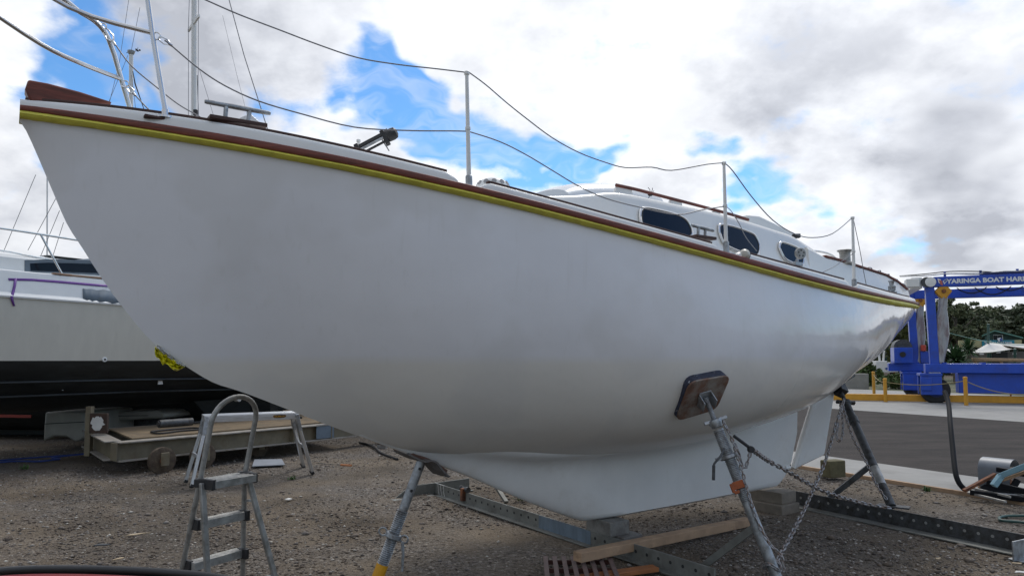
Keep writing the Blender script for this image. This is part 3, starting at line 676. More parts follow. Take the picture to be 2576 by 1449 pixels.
# loose stones over the gravel
def pebbles(name, n, region, smin, smax, m, seed):
    r = np.random.default_rng(seed)
    base = np.array([(1, 0, 0), (.3, .95, 0), (-.8, .6, .1), (-.85, -.55, -.05), (.25, -1, .05), (.15, .1, .75), (-.2, -.1, -.7), (.6, .55, .35)])
    bm = bmesh.new()
    for v in base: bm.verts.new(v)
    bmesh.ops.convex_hull(bm, input=bm.verts); bm.verts.ensure_lookup_table(); bv = np.array([v.co for v in bm.verts]); bf = np.array([[v.index for v in f.verts] for f in bm.faces]); bm.free()
    pts = region(r, n); n = len(pts)
    sz = smin * (smax / smin) ** (r.random(n) ** 2.6); a = r.random(n) * 6.283; sq = .35 + .5 * r.random(n); asp = .6 + .7 * r.random(n)
    x = bv[None, :, 0] * sz[:, None]; y = bv[None, :, 1] * (sz * asp)[:, None]; z = bv[None, :, 2] * (sz * sq)[:, None]
    X = x * np.cos(a)[:, None] - y * np.sin(a)[:, None] + pts[:, 0:1]; Y = x * np.sin(a)[:, None] + y * np.cos(a)[:, None] + pts[:, 1:2]
    Z = z + pts[:, 2:3] + (sz * sq * .3)[:, None]
    V = np.stack([X, Y, Z], -1).reshape(-1, 3); Fc = (bf[None] + (np.arange(n) * len(bv))[:, None, None]).reshape(-1, 3)
    me = bpy.data.meshes.new(name); me.vertices.add(len(V)); me.vertices.foreach_set('co', V.astype(np.float32).ravel())
    me.loops.add(Fc.size); me.loops.foreach_set('vertex_index', Fc.astype(np.int32).ravel()); me.polygons.add(len(Fc))
    me.polygons.foreach_set('loop_start', np.arange(0, Fc.size, 3, dtype=np.int32)); me.update(); me.validate()
    return tag(link_mesh(name, me, m), kind='stuff')
def stones_mat():
    m = bpy.data.materials.new('loose stones'); m.use_nodes = True; N, Lk, b = nodes_of(m)
    g = N.new('ShaderNodeNewGeometry'); r = N.new('ShaderNodeValToRGB'); Lk.new(g.outputs['Random Per Island'], r.inputs['Fac'])
    e = r.color_ramp.elements
    for p, c in [(0, (.045, .038, .034)), (.3, (.135, .106, .083)), (.55, (.215, .18, .152)), (.75, (.09, .082, .08)), (.92, (.33, .30, .27)), (1, (.54, .51, .46))]:
        if p in (0, 1): e[0 if p == 0 else len(e) - 1].color = (*c, 1)
        else: k = e.new(p); k.color = (*c, 1)
    Lk.new(r.outputs['Color'], b.inputs['Base Color']); b.inputs['Roughness'].default_value = .9; b.inputs['Specular IOR Level'].default_value = .3
    return m
M['stones'] = stones_mat()
edge_d = lambda x, y: (x - E1.x) * RN.x + (y - E1.y) * RN.y
def reg(r, n):
    y = 3.6 + (r.random(n) ** 1.5) * 12; x = (r.random(n) * 1.62 - .80) * (y + .3)
    cl = np.sin(x * 1.3 + 2 * np.sin(y * .9)) + np.sin(y * 1.7 - x * .7 + 1.3) + r.normal(0, .9, n)
    k = (cl > -.45) & ~((x > E1.x - 2.5) & (np.array([edge_d(a, c) for a, c in zip(x, y)]) > -.12))
    x, y = x[k], y[k]; return np.stack([x, y, np.array([gz(a, c) for a, c in zip(x, y)])], -1)
pebbles('loose_gravel', 170000, reg, .0042, .019, M['stones'], 5)
pebbles('scattered_stones', 900, reg, .018, .042, M['stones'], 8)

# scraps on the ground
def chip(name, px, py, L, w, h, ang, m, label, cat, group=None, z=.012):
    p = at_z(px, py, 0.01); c, s_ = math.cos(ang), math.sin(ang); r = random.Random(px)
    out = [(-L / 2, -w * .3), (-L * .2, -w / 2), (L * .3, -w * .42), (L / 2, 0), (L * .25, w / 2), (-L * .3, w * .4)]
    out = [(a * r.uniform(.85, 1.1), b * r.uniform(.8, 1.15)) for a, b in out]
    mb = MB(); mb.prism([p + Vector((a * c - b * s_, a * s_ + b * c, z + .01 * r.random())) for a, b in out], (0, 0, h))
    return tag(mb.build(name, m, bevel=.001), label, cat, group)
M['slate'] = mat('slate', (.045, .05, .056), .6, var=.2); M['pale_wood'] = mat('pale wood chip', (.42, .33, .22), .8, var=.2); M['paper'] = mat('scrap white', (.6, .59, .56), .7)
chip('roofing_scrap', 257, 1377, .13, .05, .008, .15, M['slate'], 'dark grey slate coloured scrap lying on the gravel at lower left', 'scrap')
chip('wood_chip', 348, 1348, .17, .025, .006, .55, M['pale_wood'], 'long pale splinter of wood on gravel behind the dark scrap', 'wood chip', 'pale scraps on the ground')
chip('wood_chip', 297, 1412, .09, .022, .006, .7, M['pale_wood'], 'small pale wood chip on gravel at the lower left, nearest the frame edge', 'wood chip', 'pale scraps on the ground')
chip('paper_scrap', 445, 1143, .07, .05, .004, .3, M['paper'], 'tiny pale scrap on gravel left of the step ladder', 'scrap', 'pale scraps on the ground')
chip('wood_chip', 2558, 1423, .07, .03, .005, -.3, M['pale_wood'], 'pale wood chip on dirt at the right, nearest the front corner', 'wood chip', 'pale scraps on the ground')
chip('wood_chip', 2570, 1446, .09, .04, .005, -.3, M['paper'], 'white scrap at the lower right corner of the yard', 'scrap', 'pale scraps on the ground')
chip('wood_chip', 2360, 1410, .06, .03, .005, .3, M['pale_wood'], 'small pale chip on dirt in front of the dark perforated beam', 'wood chip', 'pale scraps on the ground')
chip('paper_scrap', 725, 1260, .09, .06, .01, .8, M['paper'], 'pale stone-like scrap between step ladder and yellow prop', 'scrap', 'pale scraps on the ground')
chip('wood_stick', 885, 1166, .0, .0, .0, 0, M['rust'], None, None) if False else None
a = at_z(810, 1166, .02); c = at_z(884, 1169, .02); mb = MB(); mb.bar(a, c, .03, .025)
rod = thing('rusty_rod', 'thin rod with a rusty orange end lying on gravel beside the platform leg', 'rod', a)
mb = MB(); mb.tube([at_z(800, 1165, .02), at_z(866, 1171, .02)], .008, 8).build('shaft', M['dark_galv'], rod)
mb = MB(); mb.tube([at_z(858, 1170, .024), at_z(884, 1172, .022)], .022, 10).build('tip', M['orange_wood'], rod)

# ------------------------------------------------------------------ cradle beams under the boat
def perforated_beam(name, label, A_, B_, h, w, holes, m, endplate=None, ends=(0, 0)):
    """angle section: tall web with a row of holes, flange along the ground"""
    L = (B_ - A_).length; d = (B_ - A_).normalized(); nrm = Vector((d.y, -d.x, 0))
    if nrm.x > 0: nrm = -nrm                       # faces the camera's left front
    t = thing(name, label, 'beam', A_, 'perforated steel beams under the boat')
    mb = MB(); mb.bar(A_ + Vector((0, 0, h / 2)), B_ + Vector((0, 0, h / 2)), .012, h)
    mb.build('web', m, t, bevel=.003)
    mb = MB(); mb.bar(A_ + nrm * (w / 2 + .006) + Vector((0, 0, .008)), B_ + nrm * (w / 2 + .006) + Vector((0, 0, .008)), w, .012); mb.build('flange', m, t, bevel=.003)
    mb = MB()
    for k in range(holes):
        c = A_ + d * (L * (k + .6) / holes) + Vector((0, 0, h * .60)) + nrm * .0062
        mb.lathe(c, nrm, [(.0125, 0), (.0125, .0012)], 12)
    ho = mb.build('bolt_hole', M['hole'], t); ho['kind'] = 'stuff'
    return t, d, nrm
M['hole'] = mat('shadowed hole', (.03, .03, .03), .9); M['hole_pale'] = mat('worn bolt head', (.34, .34, .33), .6, .4)
M['beam'] = mat('weathered galvanised beam', (.20, .205, .19), .65, .35, var=.25, scale=7, bump=.12, col2=(.12, .115, .10), mix=(.5, .7))
A1 = at_z(1096, 1243); A2 = at_z(1800, 1478)
beamA, dA, nA = perforated_beam('cradle_beam', 'long grey perforated steel beam under the fore part of the keel, running to the frame bottom', A1, A2, .125, .06, 34, M['beam'])
mb = MB(); a, c = A1.lerp(A2, .50), A1.lerp(A2, .68)
mb.bar(a + nA * .0075 + Vector((0, 0, .066)), c + nA * .0075 + Vector((0, 0, .066)), .002, .11).build('worn_paint', mat('worn blue paint', (.16, .21, .26), .6, .2, var=.35, scale=9, stretch=(1, 1, .3)), beamA)
B1 = at_z(1960, 1262); B2 = at_z(2590, 1396)
beamB, dB, nB = perforated_beam('cradle_beam', 'dark perforated steel beam behind the keel, running out past the stern to the right', B1, B2, .15, .13, 22, M['dark_galv'])
for o in beamB.children:
    if o.name.startswith('flange'): o.data.materials.clear(); o.data.materials.append(M['beam'])  # paler than the web: sunlight on the ledge put into its colour
for o in beamB.children:
    if o.name.startswith('bolt_hole'): o.data.materials.clear(); o.data.materials.append(M['hole_pale'])
mb = MB(); e = at_z(2549, 1413); mb.bar(e + Vector((0, 0, .075)), e + Vector((.5, .26, .075)), .012, .15).build('end_plate', M['galv'], beamB, bevel=.003)
mb = MB(); mb.bar(e - nB * .03 + Vector((0, 0, .006)), e + Vector((.5, .26, .006)), .10, .01).build('foot', M['galv'], beamB, bevel=.002)
# cross foot at the far end of the front beam
f0, f1 = at_z(990, 1257), at_z(1181, 1232); u = (f1 - f0).normalized()
mb = MB(); mb.prism([f0, f1, f1 + Vector((0, 0, .135)), f0 + u * .2 + Vector((0, 0, .125))], Vector((-u.y, u.x, 0)) * .014).build('cross_foot', M['beam'], beamA, bevel=.003)
mb = MB(); mb.bar(f0 - u * .03 + Vector((.02, -.05, .008)), f1 + Vector((.02, -.05, .008)), .10, .012).build('foot_flange', M['beam'], beamA, bevel=.002)
# white twine tied round it
mb = MB()
for t in (.018, .034, .05):
    p = A1.lerp(A2, t) + nA * .011; mb.tube([p + Vector((.0, 0, .13)), p + dA * .01 + Vector((0, 0, .06)), p + dA * .03 + Vector((0, 0, .012))], .003, 5)
mb.tube([A1 + Vector((0, 0, .13)) + nA * .01, A1.lerp(A2, .06) + nA * .011 + Vector((0, 0, .128))], .003, 5)
tag(mb.build('twine', M['paper'], smooth=60), 'white twine tied round the far end of the grey front beam', 'twine')
# rusty clamp bolted on the front beam
cl = thing('beam_clamp', 'rusty bolted clamp gripping the grey front beam under the keel edge', 'clamp', A1.lerp(A2, .165))
p = A1.lerp(A2, .165)
mb = MB(); mb.box(p + nA * .02 + Vector((0, 0, .10)), (.05, .05, .13), Matrix((dA, nA, Vector((0, 0, 1)))).transposed()).build('jaw', M['rust'], cl, bevel=.006)
mb = MB(); mb.lathe(p - dA * .08 + Vector((0, 0, .155)), dA, [(.028, 0), (.03, .02), (.018, .03), (.018, .1), (.03, .11), (.03, .15)], 10).build('bolt', M['dark_galv'], cl)
# far-side brace seen under the keel
a = at_z(1274, 1268); mb = MB(); mb.bar(a + Vector((0, 0, .02)), at_y(1240, 1210, a.y + .35), .045, .03)
tag(mb.build('brace_strut', M['beam'], bevel=.003), 'slim grey strut rising behind the keel from the front beam', 'strut')

# blocks under the keel
M['block'] = mat('grey block', (.22, .215, .20), .9, var=.2, scale=12, bump=.3, bscale=50, col2=(.15, .14, .13))
def block(px, py, z0, size, ang, label, m, dx=0):
    p = at_z(px, py, z0); mb = MB(); mb.box(p + Vector((0, 0, size[2] / 2)), size, Matrix.Rotation(ang, 3, 'Z'))
    return tag(mb.build('keel_block', m, bevel=.006), label, 'block', 'blocks stacked under the keel')
kp = bw(4.05, 0, 0); ka = math.atan2(AX.y, AX.x)
def kblock(s, b, z0, size, ang, label, m):
    mb = MB(); mb.box(bw(s, b, z0 + size[2] / 2), size, Matrix.Rotation(ka + ang, 3, 'Z')); return tag(mb.build('keel_block', m, bevel=.006), label, 'block', 'blocks stacked under the keel')
kblock(4.06, .07, 0, (.22, .34, .115), .06, 'lower grey block on the ground under the front of the keel', M['block'])
kblock(3.99, .03, .115, (.20, .30, .112), -.05, 'upper grey block with chipped white edge under the keel front', M['block'])
kblock(6.26, .02, 0, (.30, .40, .095), .0, 'lowest grey timber block under the back end of the keel', M['grey_timber'])
kblock(6.29, .0, .095, (.26, .36, .11), .04, 'upper grey timber block touching the back end of the keel', M['grey_timber'])
# chock beyond the rudder
p = at_z(2096, 1199, .03); mb = MB(); mb.box(p + Vector((0, 0, .105)), (.26, .16, .21), Matrix.Rotation(.35, 3, 'Z'))
tag(mb.build('timber_chock', mat('mossy timber', (.13, .115, .06), .9, var=.3, scale=10, bump=.3), bevel=.012), 'squat mossy timber chock on the concrete strip beyond the rudder', 'chock')

# timber baulk, slatted grate and plank in front
def gpt(px, py, z): return at_z(px, py, z)
tA, tB = gpt(1452, 1400, .115), gpt(1882, 1311, .06)
mb = MB(); mb.bar(tA, tB, .085, .07); bo = mb.build('timber_baulk', M['timber'], bevel=.006)
tag(bo, 'long weathered timber baulk lying slantwise across the grey front beam', 'timber')
pa, pb = gpt(1500, 1449, .02), gpt(1650, 1428, .03); mb = MB(); mb.bar(pa + (pa - pb) * .6, pb, .09, .03)
tag(mb.build('plank', M['orange_wood'], bevel=.004), 'fresh orange timber plank lying flat beside the slatted pallet', 'plank')
gr = thing('slatted_pallet', 'small pinkish brown slatted grate lying on dirt under the timber baulk end', 'pallet', gpt(1450, 1420, 0))
M['pink_wood'] = mat('pinkish brown slats', (.17, .115, .10), .8, var=.2, scale=12, bump=.2); M['red_wood'] = mat('red brown bearers', (.075, .028, .022), .8, var=.3)
G0, G1, G2 = gpt(1372, 1400, .05), gpt(1532, 1400, .05), gpt(1378, 1462, .05); gu, gv = (G1 - G0), (G2 - G0); gv = gv * 1.25
for k in range(8):
    a = G0 + gu * (k / 7); mb = MB(); mb.bar(a, a + gv, .032, .014).build('slat', M['pink_wood'], gr, bevel=.002)
for k in range(4):
    a = G0 + gv * (.08 + .28 * k) - Vector((0, 0, .022)); mb = MB(); mb.bar(a, a + gu, .022, .03).build('bearer', M['red_wood'], gr, bevel=.002)

# ------------------------------------------------------------------ jack stands
def thread(mb, a, b, r, pitch):
    a = Vector(a); b = Vector(b); d = (b - a); n = max(3, int(d.length / pitch)); prof = []
    for k in range(n): prof += [(r * .88, d.length * k / n), (r * 1.06, d.length * (k + .5) / n)]
    prof.append((r * .88, d.length)); mb.lathe(a, d, prof, 14); return mb
# near stand with the plate pad on the bilge
def hull_hit(px, py, lo=-.35, hi=1.25):
    """first meeting of a ray with the hull's near side (section curves)"""
    d = ray(px, py); prev = None
    for k in range(900):
        t = 3 + k * .006; p = EYE + d * (t / d.y); s, b, z = sb(p)
        if not (.1 < s < LS): continue
        q = section(s, 24); zs = [a[1] for a in q]
        if z > max(zs) or z < min(zs): continue
        bb = max(q[i][0] + (q[i + 1][0] - q[i][0]) * ((z - q[i][1]) / ((q[i + 1][1] - q[i][1]) or 1e-9)) for i in range(24) if min(q[i][1], q[i + 1][1]) <= z <= max(q[i][1], q[i + 1][1]))
        if prev is not None and prev > 0 >= b - bb: return p
        prev = b - bb
    return None
PC = hull_hit(1762, 1000)
h1, h2, h3 = hull_hit(1700, 1000), hull_hit(1820, 1000), hull_hit(1762, 1060); h4 = hull_hit(1762, 945)
pn_ = (h2 - h1).cross(h3 - h4); pn_.normalize()
if pn_.dot(EYE - PC) < 0: pn_ = -pn_
print('pad', PC, pn_)
jk = thing('boat_stand', 'tall grey screw jack stand with a brown plywood pad against the hull bilge', 'boat stand', at_z(1972, 1496), 'jack stands propping the hull')
def pad(C_, n, corners, parent, thick, m1, m2):
    P = [on_plane(x, y, C_ + n * thick, n) for x, y in corners]
    ctr = sum(P, Vector()) / len(P); q = []
    for i in range(len(P)):
        a, p, c = P[i - 1], P[i], P[(i + 1) % len(P)]
        for t in (0, .25, .5, .75, 1):
            u0 = p + (a - p) * .2; u1 = p + (c - p) * .2; q.append(u0 * (1 - t) ** 2 + p * 2 * t * (1 - t) + u1 * t * t)
    mb = MB(); mb.prism(q, n * -.016); o = mb.build('pad', m1, parent, bevel=.003)
    mb = MB(); mb.prism([ctr + (p - ctr) * 1.0 - n * .018 for p in q], n * -(thick + .02)); mb.build('carpet', m2, o, bevel=.006)
    return ctr
M['ply'] = mat('stained plywood', (.15, .078, .052), .75, var=.4, scale=6, bump=.15, col2=(.24, .22, .195), mix=(.48, .64))
M['carpet'] = mat('taped carpet edge', (.03, .035, .06), .8, var=.5, scale=30, bump=.4, col2=(.45, .47, .5), mix=(.60, .68))
pc_ = pad(PC, pn_, [(1737, 961), (1840, 944), (1803, 1030), (1700, 1061)], jk, .042, M['ply'], M['carpet'])
foot = at_z(1972, 1496, .02); top = on_plane(1778, 1008, PC + pn_ * .075, pn_); ax = (foot - top).normalized()
def along(px_y):     # point on the leg axis at an image height
    lo, hi = 0, 1
    for _ in range(40):
        m = (lo + hi) / 2; p = top.lerp(foot, m); r = p - EYE; v = CY - F * r.dot(UP) / r.dot(FW)
        if v < px_y: lo = m
        else: hi = m
    return top.lerp(foot, lo)
c1, c2, c3 = along(1060), along(1080), along(1200)
mb = MB(); mb.tube([c2, foot], .034, 16); leg = mb.build('leg', M['galv'], jk, smooth=60)
mb = MB(); thread(mb, top - ax * .02, c1, .018, .009); mb.build('screw', M['galv'], jk, smooth=0)
mb = MB(); thread(mb, c2 + ax * .01, along(1260), .0365, .011); mb.build('threaded_sleeve', M['galv'], jk, smooth=0)
mb = MB(); mb.lathe(along(1054), ax, [(.03, 0), (.046, .008), (.046, .03), (.04, .045), (.037, .06)], 16)
sdv = ax.cross(Vector((0, 1, 0))).normalized(); mb.bar(along(1058) - sdv * .075, along(1058) + sdv * .085, .03, .022, ax).build('jack_nut', M['galv'], jk, bevel=.003)
mb = MB(); mb.lathe(along(1142), ax, [(.04, 0), (.06, .006), (.06, .028), (.04, .034)], 18); mb.bar(along(1146) - sdv * .09, along(1146) + sdv * .07, .04, .024, ax).build('collar', M['galv'], jk, bevel=.003)
ha = along(1148); fr = (EYE - ha).normalized()
mb = MB(); mb.tube(smooth_path([at_y(1822, 1128, ha.y - .06), at_y(1812, 1148, ha.y - .08), at_y(1797, 1166, ha.y - .09), at_y(1796, 1180, ha.y - .09)], 4), .0075, 8)
mb.tube([at_y(1795.5, 1170, ha.y - .09), at_y(1795, 1207, ha.y - .09)], .0105, 10).build('handle', M['dark_galv'], jk)
mb = MB(); k = along(1217); mb.box(k + fr * .04 - sdv * .01, (.075, .03, .05), Matrix((sdv, fr, ax)).transposed()).bar(k + fr * .05 - sdv * .055 - ax * .02, k + fr * .05 - sdv * .055 + ax * .04, .02, .02, sdv).bar(k + fr * .05 - sdv * .02 + ax * .04, k + fr * .05 - sdv * .055 + ax * .04, .02, .02, ax).build('stop_clamp', mat('orange primer', (.30, .075, .02), .7, var=.3, scale=20), jk, bevel=.003)
# forked bracket on the pad
bt_ = pc_ + pn_ * .006; pu = ax - pn_ * ax.dot(pn_); pu.normalize(); pv = pn_.cross(pu)
mb = MB(); mb.box(bt_, (.11, .095, .008), Matrix((pu, pv, pn_)).transposed())
for sd in (-1, 1): mb.prism([bt_ + pv * sd * .045 + pu * -.045, bt_ + pv * sd * .045 + pu * .055, bt_ + pv * sd * .045 + pu * .05 + pn_ * .07, bt_ + pv * sd * .045 + pu * -.02 + pn_ * .075], pv * .007 * sd)
mb.build('bracket', M['galv'], jk, bevel=.002)
br0, br1 = along(1322), at_z(1758, 1432, .03); mb = MB(); mb.bar(br0, br1, .05, .012, sdv).build('brace', M['beam'], jk, bevel=.002)
mb = MB(); mb.box(foot - Vector((0, 0, .01)), (.2, .2, .016)).build('base_plate', M['galv'], jk, bevel=.003)

# stern stand
js = thing('boat_stand', 'dark steel jack stand leaning in from the rear beam to the hull under the stern', 'boat stand', at_z(2245, 1312), 'jack stands propping the hull')
sf = on_plane(2243, 1274, at_z(2245, 1315), Vector((0, 1, 0))); SC = bw(*on_b(2106, 962, .06)); SC.z -= .05
ST = at_y(2113, 980, SC.y - .05); sa = (sf - ST).normalized()
def al2(py):
    lo, hi = 0, 1
    for _ in range(40):
        m = (lo + hi) / 2; p = ST.lerp(sf, m); r = p - EYE; v = CY - F * r.dot(UP) / r.dot(FW)
        if v < py: lo = m
        else: hi = m
    return ST.lerp(sf, lo)
mb = MB(); mb.tube([al2(1012), sf], .040, 16).build('leg', M['dark_galv'], js, smooth=60)
mb = MB(); thread(mb, ST, al2(1016), .02, .01); mb.build('screw', M['dark_galv'], js, smooth=0)
mb = MB(); mb.lathe(al2(1010), sa, [(.035, 0), (.055, .01), (.055, .035), (.044, .05)], 14); s2 = sa.cross(Vector((0, 1, 0))).normalized(); mb.bar(al2(1012) - s2 * .1, al2(1012) + s2 * .1, .04, .025, sa).build('jack_nut', M['dark_galv'], js, bevel=.003)
mb = MB(); mb.lathe(al2(1050), sa, [(.042, 0), (.05, .006), (.05, .08), (.042, .09)], 14).build('collar', M['dark_galv'], js)
mb = MB(); mb.lathe(al2(1176), sa, [(.0405, 0), (.0415, .002), (.0415, .2), (.0405, .21)], 16).build('bare_patch', M['alu'], js)
mb = MB(); mb.bar(al2(1166), at_y(2074, 1262, sf.y + .55), .05, .05).build('brace', M['dark_galv'], js, bevel=.004)
mb = MB(); mb.box(sf + Vector((.02, 0, .004)), (.26, .12, .014), Matrix.Rotation(-.6, 3, 'Z')).build('base_plate', M['dark_galv'], js, bevel=.003)
pA_, pB_ = bw(*on_b(2060, 984, .06)), bw(*on_b(2150, 934, .06)); pd = (pB_ - pA_).normalized()
w_ = Vector((.46, 1.0, -.0)).normalized() * .34; q, r = pA_ - Vector((0, 0, .022)), pB_ - Vector((0, 0, .022))
mb = MB(); mb.prism([q - w_ * .4, r - w_ * .4, r + w_ * .6, q + w_ * .6], Vector((0, 0, -.034))); po = mb.build('pad', M['dark_galv'], js, bevel=.006)
mb = MB(); mb.bar(ST - sa * .07, ST + sa * .06, .12, .10, AX).build('bracket', M['black'], js, bevel=.006)

# bow prop: threaded tube with yellow foot
bpz = on_b(1060, 1150, 0); bt0 = bw(bpz[0], .0, bpz[2] - .02); bf = at_z(948, 1482); 
pr = thing('bow_prop', 'adjustable steel prop with yellow lower tube and padded fork under the bow', 'prop', bf)
pt = at_y(1060, 1160, bt0.y); pf = at_y(935, 1492, bf.y); pax = (pf - pt).normalized()
def al3(py):
    lo, hi = 0, 1
    for _ in range(40):
        m = (lo + hi) / 2; p = pt.lerp(pf, m); r = p - EYE; v = CY - F * r.dot(UP) / r.dot(FW)
        if v < py: lo = m
        else: hi = m
    return pt.lerp(pf, lo)
mb = MB(); mb.tube([pt, al3(1290)], .0315, 18).build('inner_tube', M['galv'], pr, smooth=60)
for y in (1177, 1232): 
    mb = MB(); c = al3(y); f_ = (EYE - c); f_ = (f_ - pax * f_.dot(pax)).normalized(); mb.lathe(c + f_ * .031 + pax.cross(f_) * -.008, f_, [(.010, 0), (.010, .002)], 12).build('pin_hole', M['hole'], pr)
mb = MB(); thread(mb, al3(1283), al3(1420), .0375, .0125); mb.build('threaded_tube', M['galv'], pr, smooth=0)
mb = MB(); mb.tube([al3(1418), pf], .040, 18).build('lower_tube', mat('orange yellow paint', (.62, .30, .012), .5, var=.1, scale=20, bump=.05), pr, smooth=60)
k = al3(1346); s3 = pax.cross(Vector((0, 1, 0))).normalized(); 
mb = MB(); mb.lathe(k - pax * .018, pax, [(.04, 0), (.056, .005), (.056, .035), (.04, .04)], 16)
for sd in (-1, 1): mb.tube([k + s3 * sd * .055 + Vector((math.cos(a), 0, math.sin(a))) * .026 + s3 * sd * .02 for a in np.linspace(0, 6.283, 14)[:-1]], .007, 7, False, True)
mb.build('nut_collar', M['galv'], pr, bevel=.002)
mb = MB(); h0 = at_y(1012, 1362, k.y - .03); mb.tube([h0, at_y(1014, 1390, k.y - .03), at_y(1011, 1436, k.y - .03)], [.011, .010, .009], 10).build('handle', M['galv'], pr)
# folded padding in the fork
def sheet(path, wdir, th, name, m, parent):
    P = smooth_path(path, 5); mb = MB(); rings = []
    for i, p in enumerate(P):
        d = (P[min(i + 1, len(P) - 1)] - P[max(i - 1, 0)]).normalized(); nn = d.cross(wdir).normalized()
        rings.append([p + wdir * .5 + nn * th, p - wdir * .5 + nn * th, p - wdir * .5 - nn * th, p + wdir * .5 - nn * th])
    return mb.sweep(rings).build(name, m, parent, smooth=50)
wv_ = NR * .22
sheet([at_y(1008, 1137, bt0.y), at_y(1030, 1148, bt0.y - .02), at_y(1050, 1156, bt0.y - .04), at_y(1066, 1154, bt0.y - .04), at_y(1080, 1160, bt0.y - .03), at_y(1094, 1178, bt0.y), at_y(1110, 1194, bt0.y + .03)], wv_, .006, 'carpet_pad', mat('dirty carpet', (.13, .12, .115), .9, var=.4, scale=25, bump=.5), pr)
sheet([at_y(1004, 1131, bt0.y + .01), at_y(1030, 1142, bt0.y), at_y(1056, 1150, bt0.y), at_y(1082, 1163, bt0.y + .02), at_y(1108, 1182, bt0.y + .04)], wv_ * .8, .009, 'fork_plate', mat('brown board', (.12, .06, .045), .8, var=.3), pr)

# chains
def chain(label, pts, link=.064, wire=.0076, cat='chain'):
    mb = chain_mesh(smooth_path(pts, 5), link, wire, link * .62); return tag(mb.build('chain', M['chain'], smooth=180), label, cat, 'chains between the stands')
yj = lambda py: along(py).y
chain('steel chain slung low from the near stand to the foot of the stern stand', [at_y(1893, 1131, yj(1100) + .0), at_y(1935, 1160, 5.25), at_y(1976, 1182, 5.4), at_y(2020, 1208, 5.6), at_y(2065, 1232, 5.8), at_y(2110, 1248, 6.0), at_y(2165, 1264, 6.2), at_y(2215, 1274, 6.3), at_y(2250, 1278, 6.35)])
chain('steel chain falling from the stern stand head to the foot of the near stand', [al2(1004), at_y(2112, 1040, 6.9), at_y(2101, 1075, 6.75), at_y(2075, 1162, 6.3), at_y(2048, 1225, 5.95), at_y(2021, 1286, 5.6), at_y(1981, 1362, 5.2), at_y(1962, 1396, 5.0), at_y(1945, 1425, 4.86)])
chain('short chain hanging in a loop beside the near stand', [at_y(1888, 1138, yj(1130) - .02), at_y(1881, 1160, yj(1130) - .02), at_y(1874, 1176, yj(1130) - .03), at_y(1866, 1168, yj(1130) - .03), at_y(1858, 1140, yj(1130) - .04), at_y(1848, 1115, yj(1110) - .05)], .044, .0055)
chain('chain hanging down along the leg of the near stand', [at_y(1818, 1058, yj(1060) - .05), at_y(1836, 1092, yj(1092) - .055), at_y(1850, 1130, yj(1130) - .055), at_y(1866, 1180, yj(1180) - .055), at_y(1880, 1232, yj(1232) - .055), at_y(1905, 1310, yj(1310) - .05), at_y(1935, 1365, yj(1365) - .08), at_y(1966, 1400, yj(1400) - .09), at_y(1972, 1440, yj(1440) - .08)], .042, .0052)
chain('chain hanging down along the leg of the stern stand', [at_y(2120, 1015, al2(1015).y - .06), at_y(2131, 1060, al2(1060).y - .07), at_y(2150, 1110, al2(1110).y - .07), at_y(2178, 1160, al2(1160).y - .06), at_y(2198, 1205, al2(1205).y - .06), at_y(2215, 1235, al2(1235).y - .06), at_y(2236, 1262, al2(1262).y - .06)], .05, .006)
chain('short chain bunched under the head of the stern stand', [at_y(2113, 1012, al2(1010).y - .08), at_y(2119, 1050, al2(1050).y - .1), at_y(2120, 1090, al2(1090).y - .1), at_y(2112, 1110, al2(1100).y - .1), at_y(2104, 1092, al2(1090).y - .1), at_y(2110, 1060, al2(1060).y - .1)], .05, .006)
chain('chain wrapped round the foot of the near stand', [along(1422) + Vector((.05 * math.cos(a), .05 * math.sin(a), .02 * math.sin(2 * a))) for a in np.linspace(0, 12, 24)], .045, .0055)
mb = MB(); mb.tube([at_y(1846, 1096, yj(1096) - .05), at_y(1893, 1131, yj(1110) - .02)], .011, 8); mb.lathe(at_y(1889, 1130, yj(1110) - .02) - Vector((.0, .02, 0)), (0, 1, 0), [(.02, 0), (.024, .01), (.024, .03), (.02, .04)], 10)
tag(mb.build('load_binder', M['black']), 'black tensioning bar joining the slung chain to the near stand', 'chain tensioner')

# crumpled tape and paper hanging from the stem
rg = np.random.default_rng(12)
def crumple(name, outline, m, yo, seed, label, cat, amp=.022):
    r = np.random.default_rng(seed); rows = []; top_, bot_ = outline
    for i in range(14):
        t = i / 13; a = np.array(top_[0]) * (1 - t) + np.array(top_[-1]) * t
        a = np.array([np.interp(t, np.linspace(0, 1, len(top_)), [p[k] for p in top_]) for k in (0, 1)]); b = np.array([np.interp(t, np.linspace(0, 1, len(bot_)), [p[k] for p in bot_]) for k in (0, 1)])
        q = on_b(a[0], a[1], 0); y0 = bw(*q).y + yo
        rows.append([at_y(*(a * (1 - u) + b * u), y0 + r.normal(0, amp) * (.3 + u)) for u in np.linspace(0, 1, 7)])
    mb = MB(); mb.grid(rows); o = mb.build(name, m, smooth=25); sm = o.modifiers.new('thickness', 'SOLIDIFY'); sm.thickness = .002
    return tag(o, label, cat)
M['tape_bright'] = mat('bright yellow tape', (.80, .74, .02), .45, var=.1, scale=20, bump=.2)
crumple('tape_scrap', ([(390, 872), (415, 885), (440, 905), (466, 921)], [(389, 884), (390, 897), (402, 903), (408, 919), (419, 913), (431, 927), (443, 933), (455, 928), (464, 923)]), M['tape_bright'], .0, 3, 'crumpled bright yellow masking tape hanging from the stem of the white hull', 'tape')
crumple('paper_strip', ([(396, 866), (420, 884), (445, 903), (468, 919)], [(394, 874), (414, 892), (438, 910), (462, 923)]), M['paper'], -.02, 5, 'torn white masking paper along the stem above the yellow tape scrap', 'paper', .01)

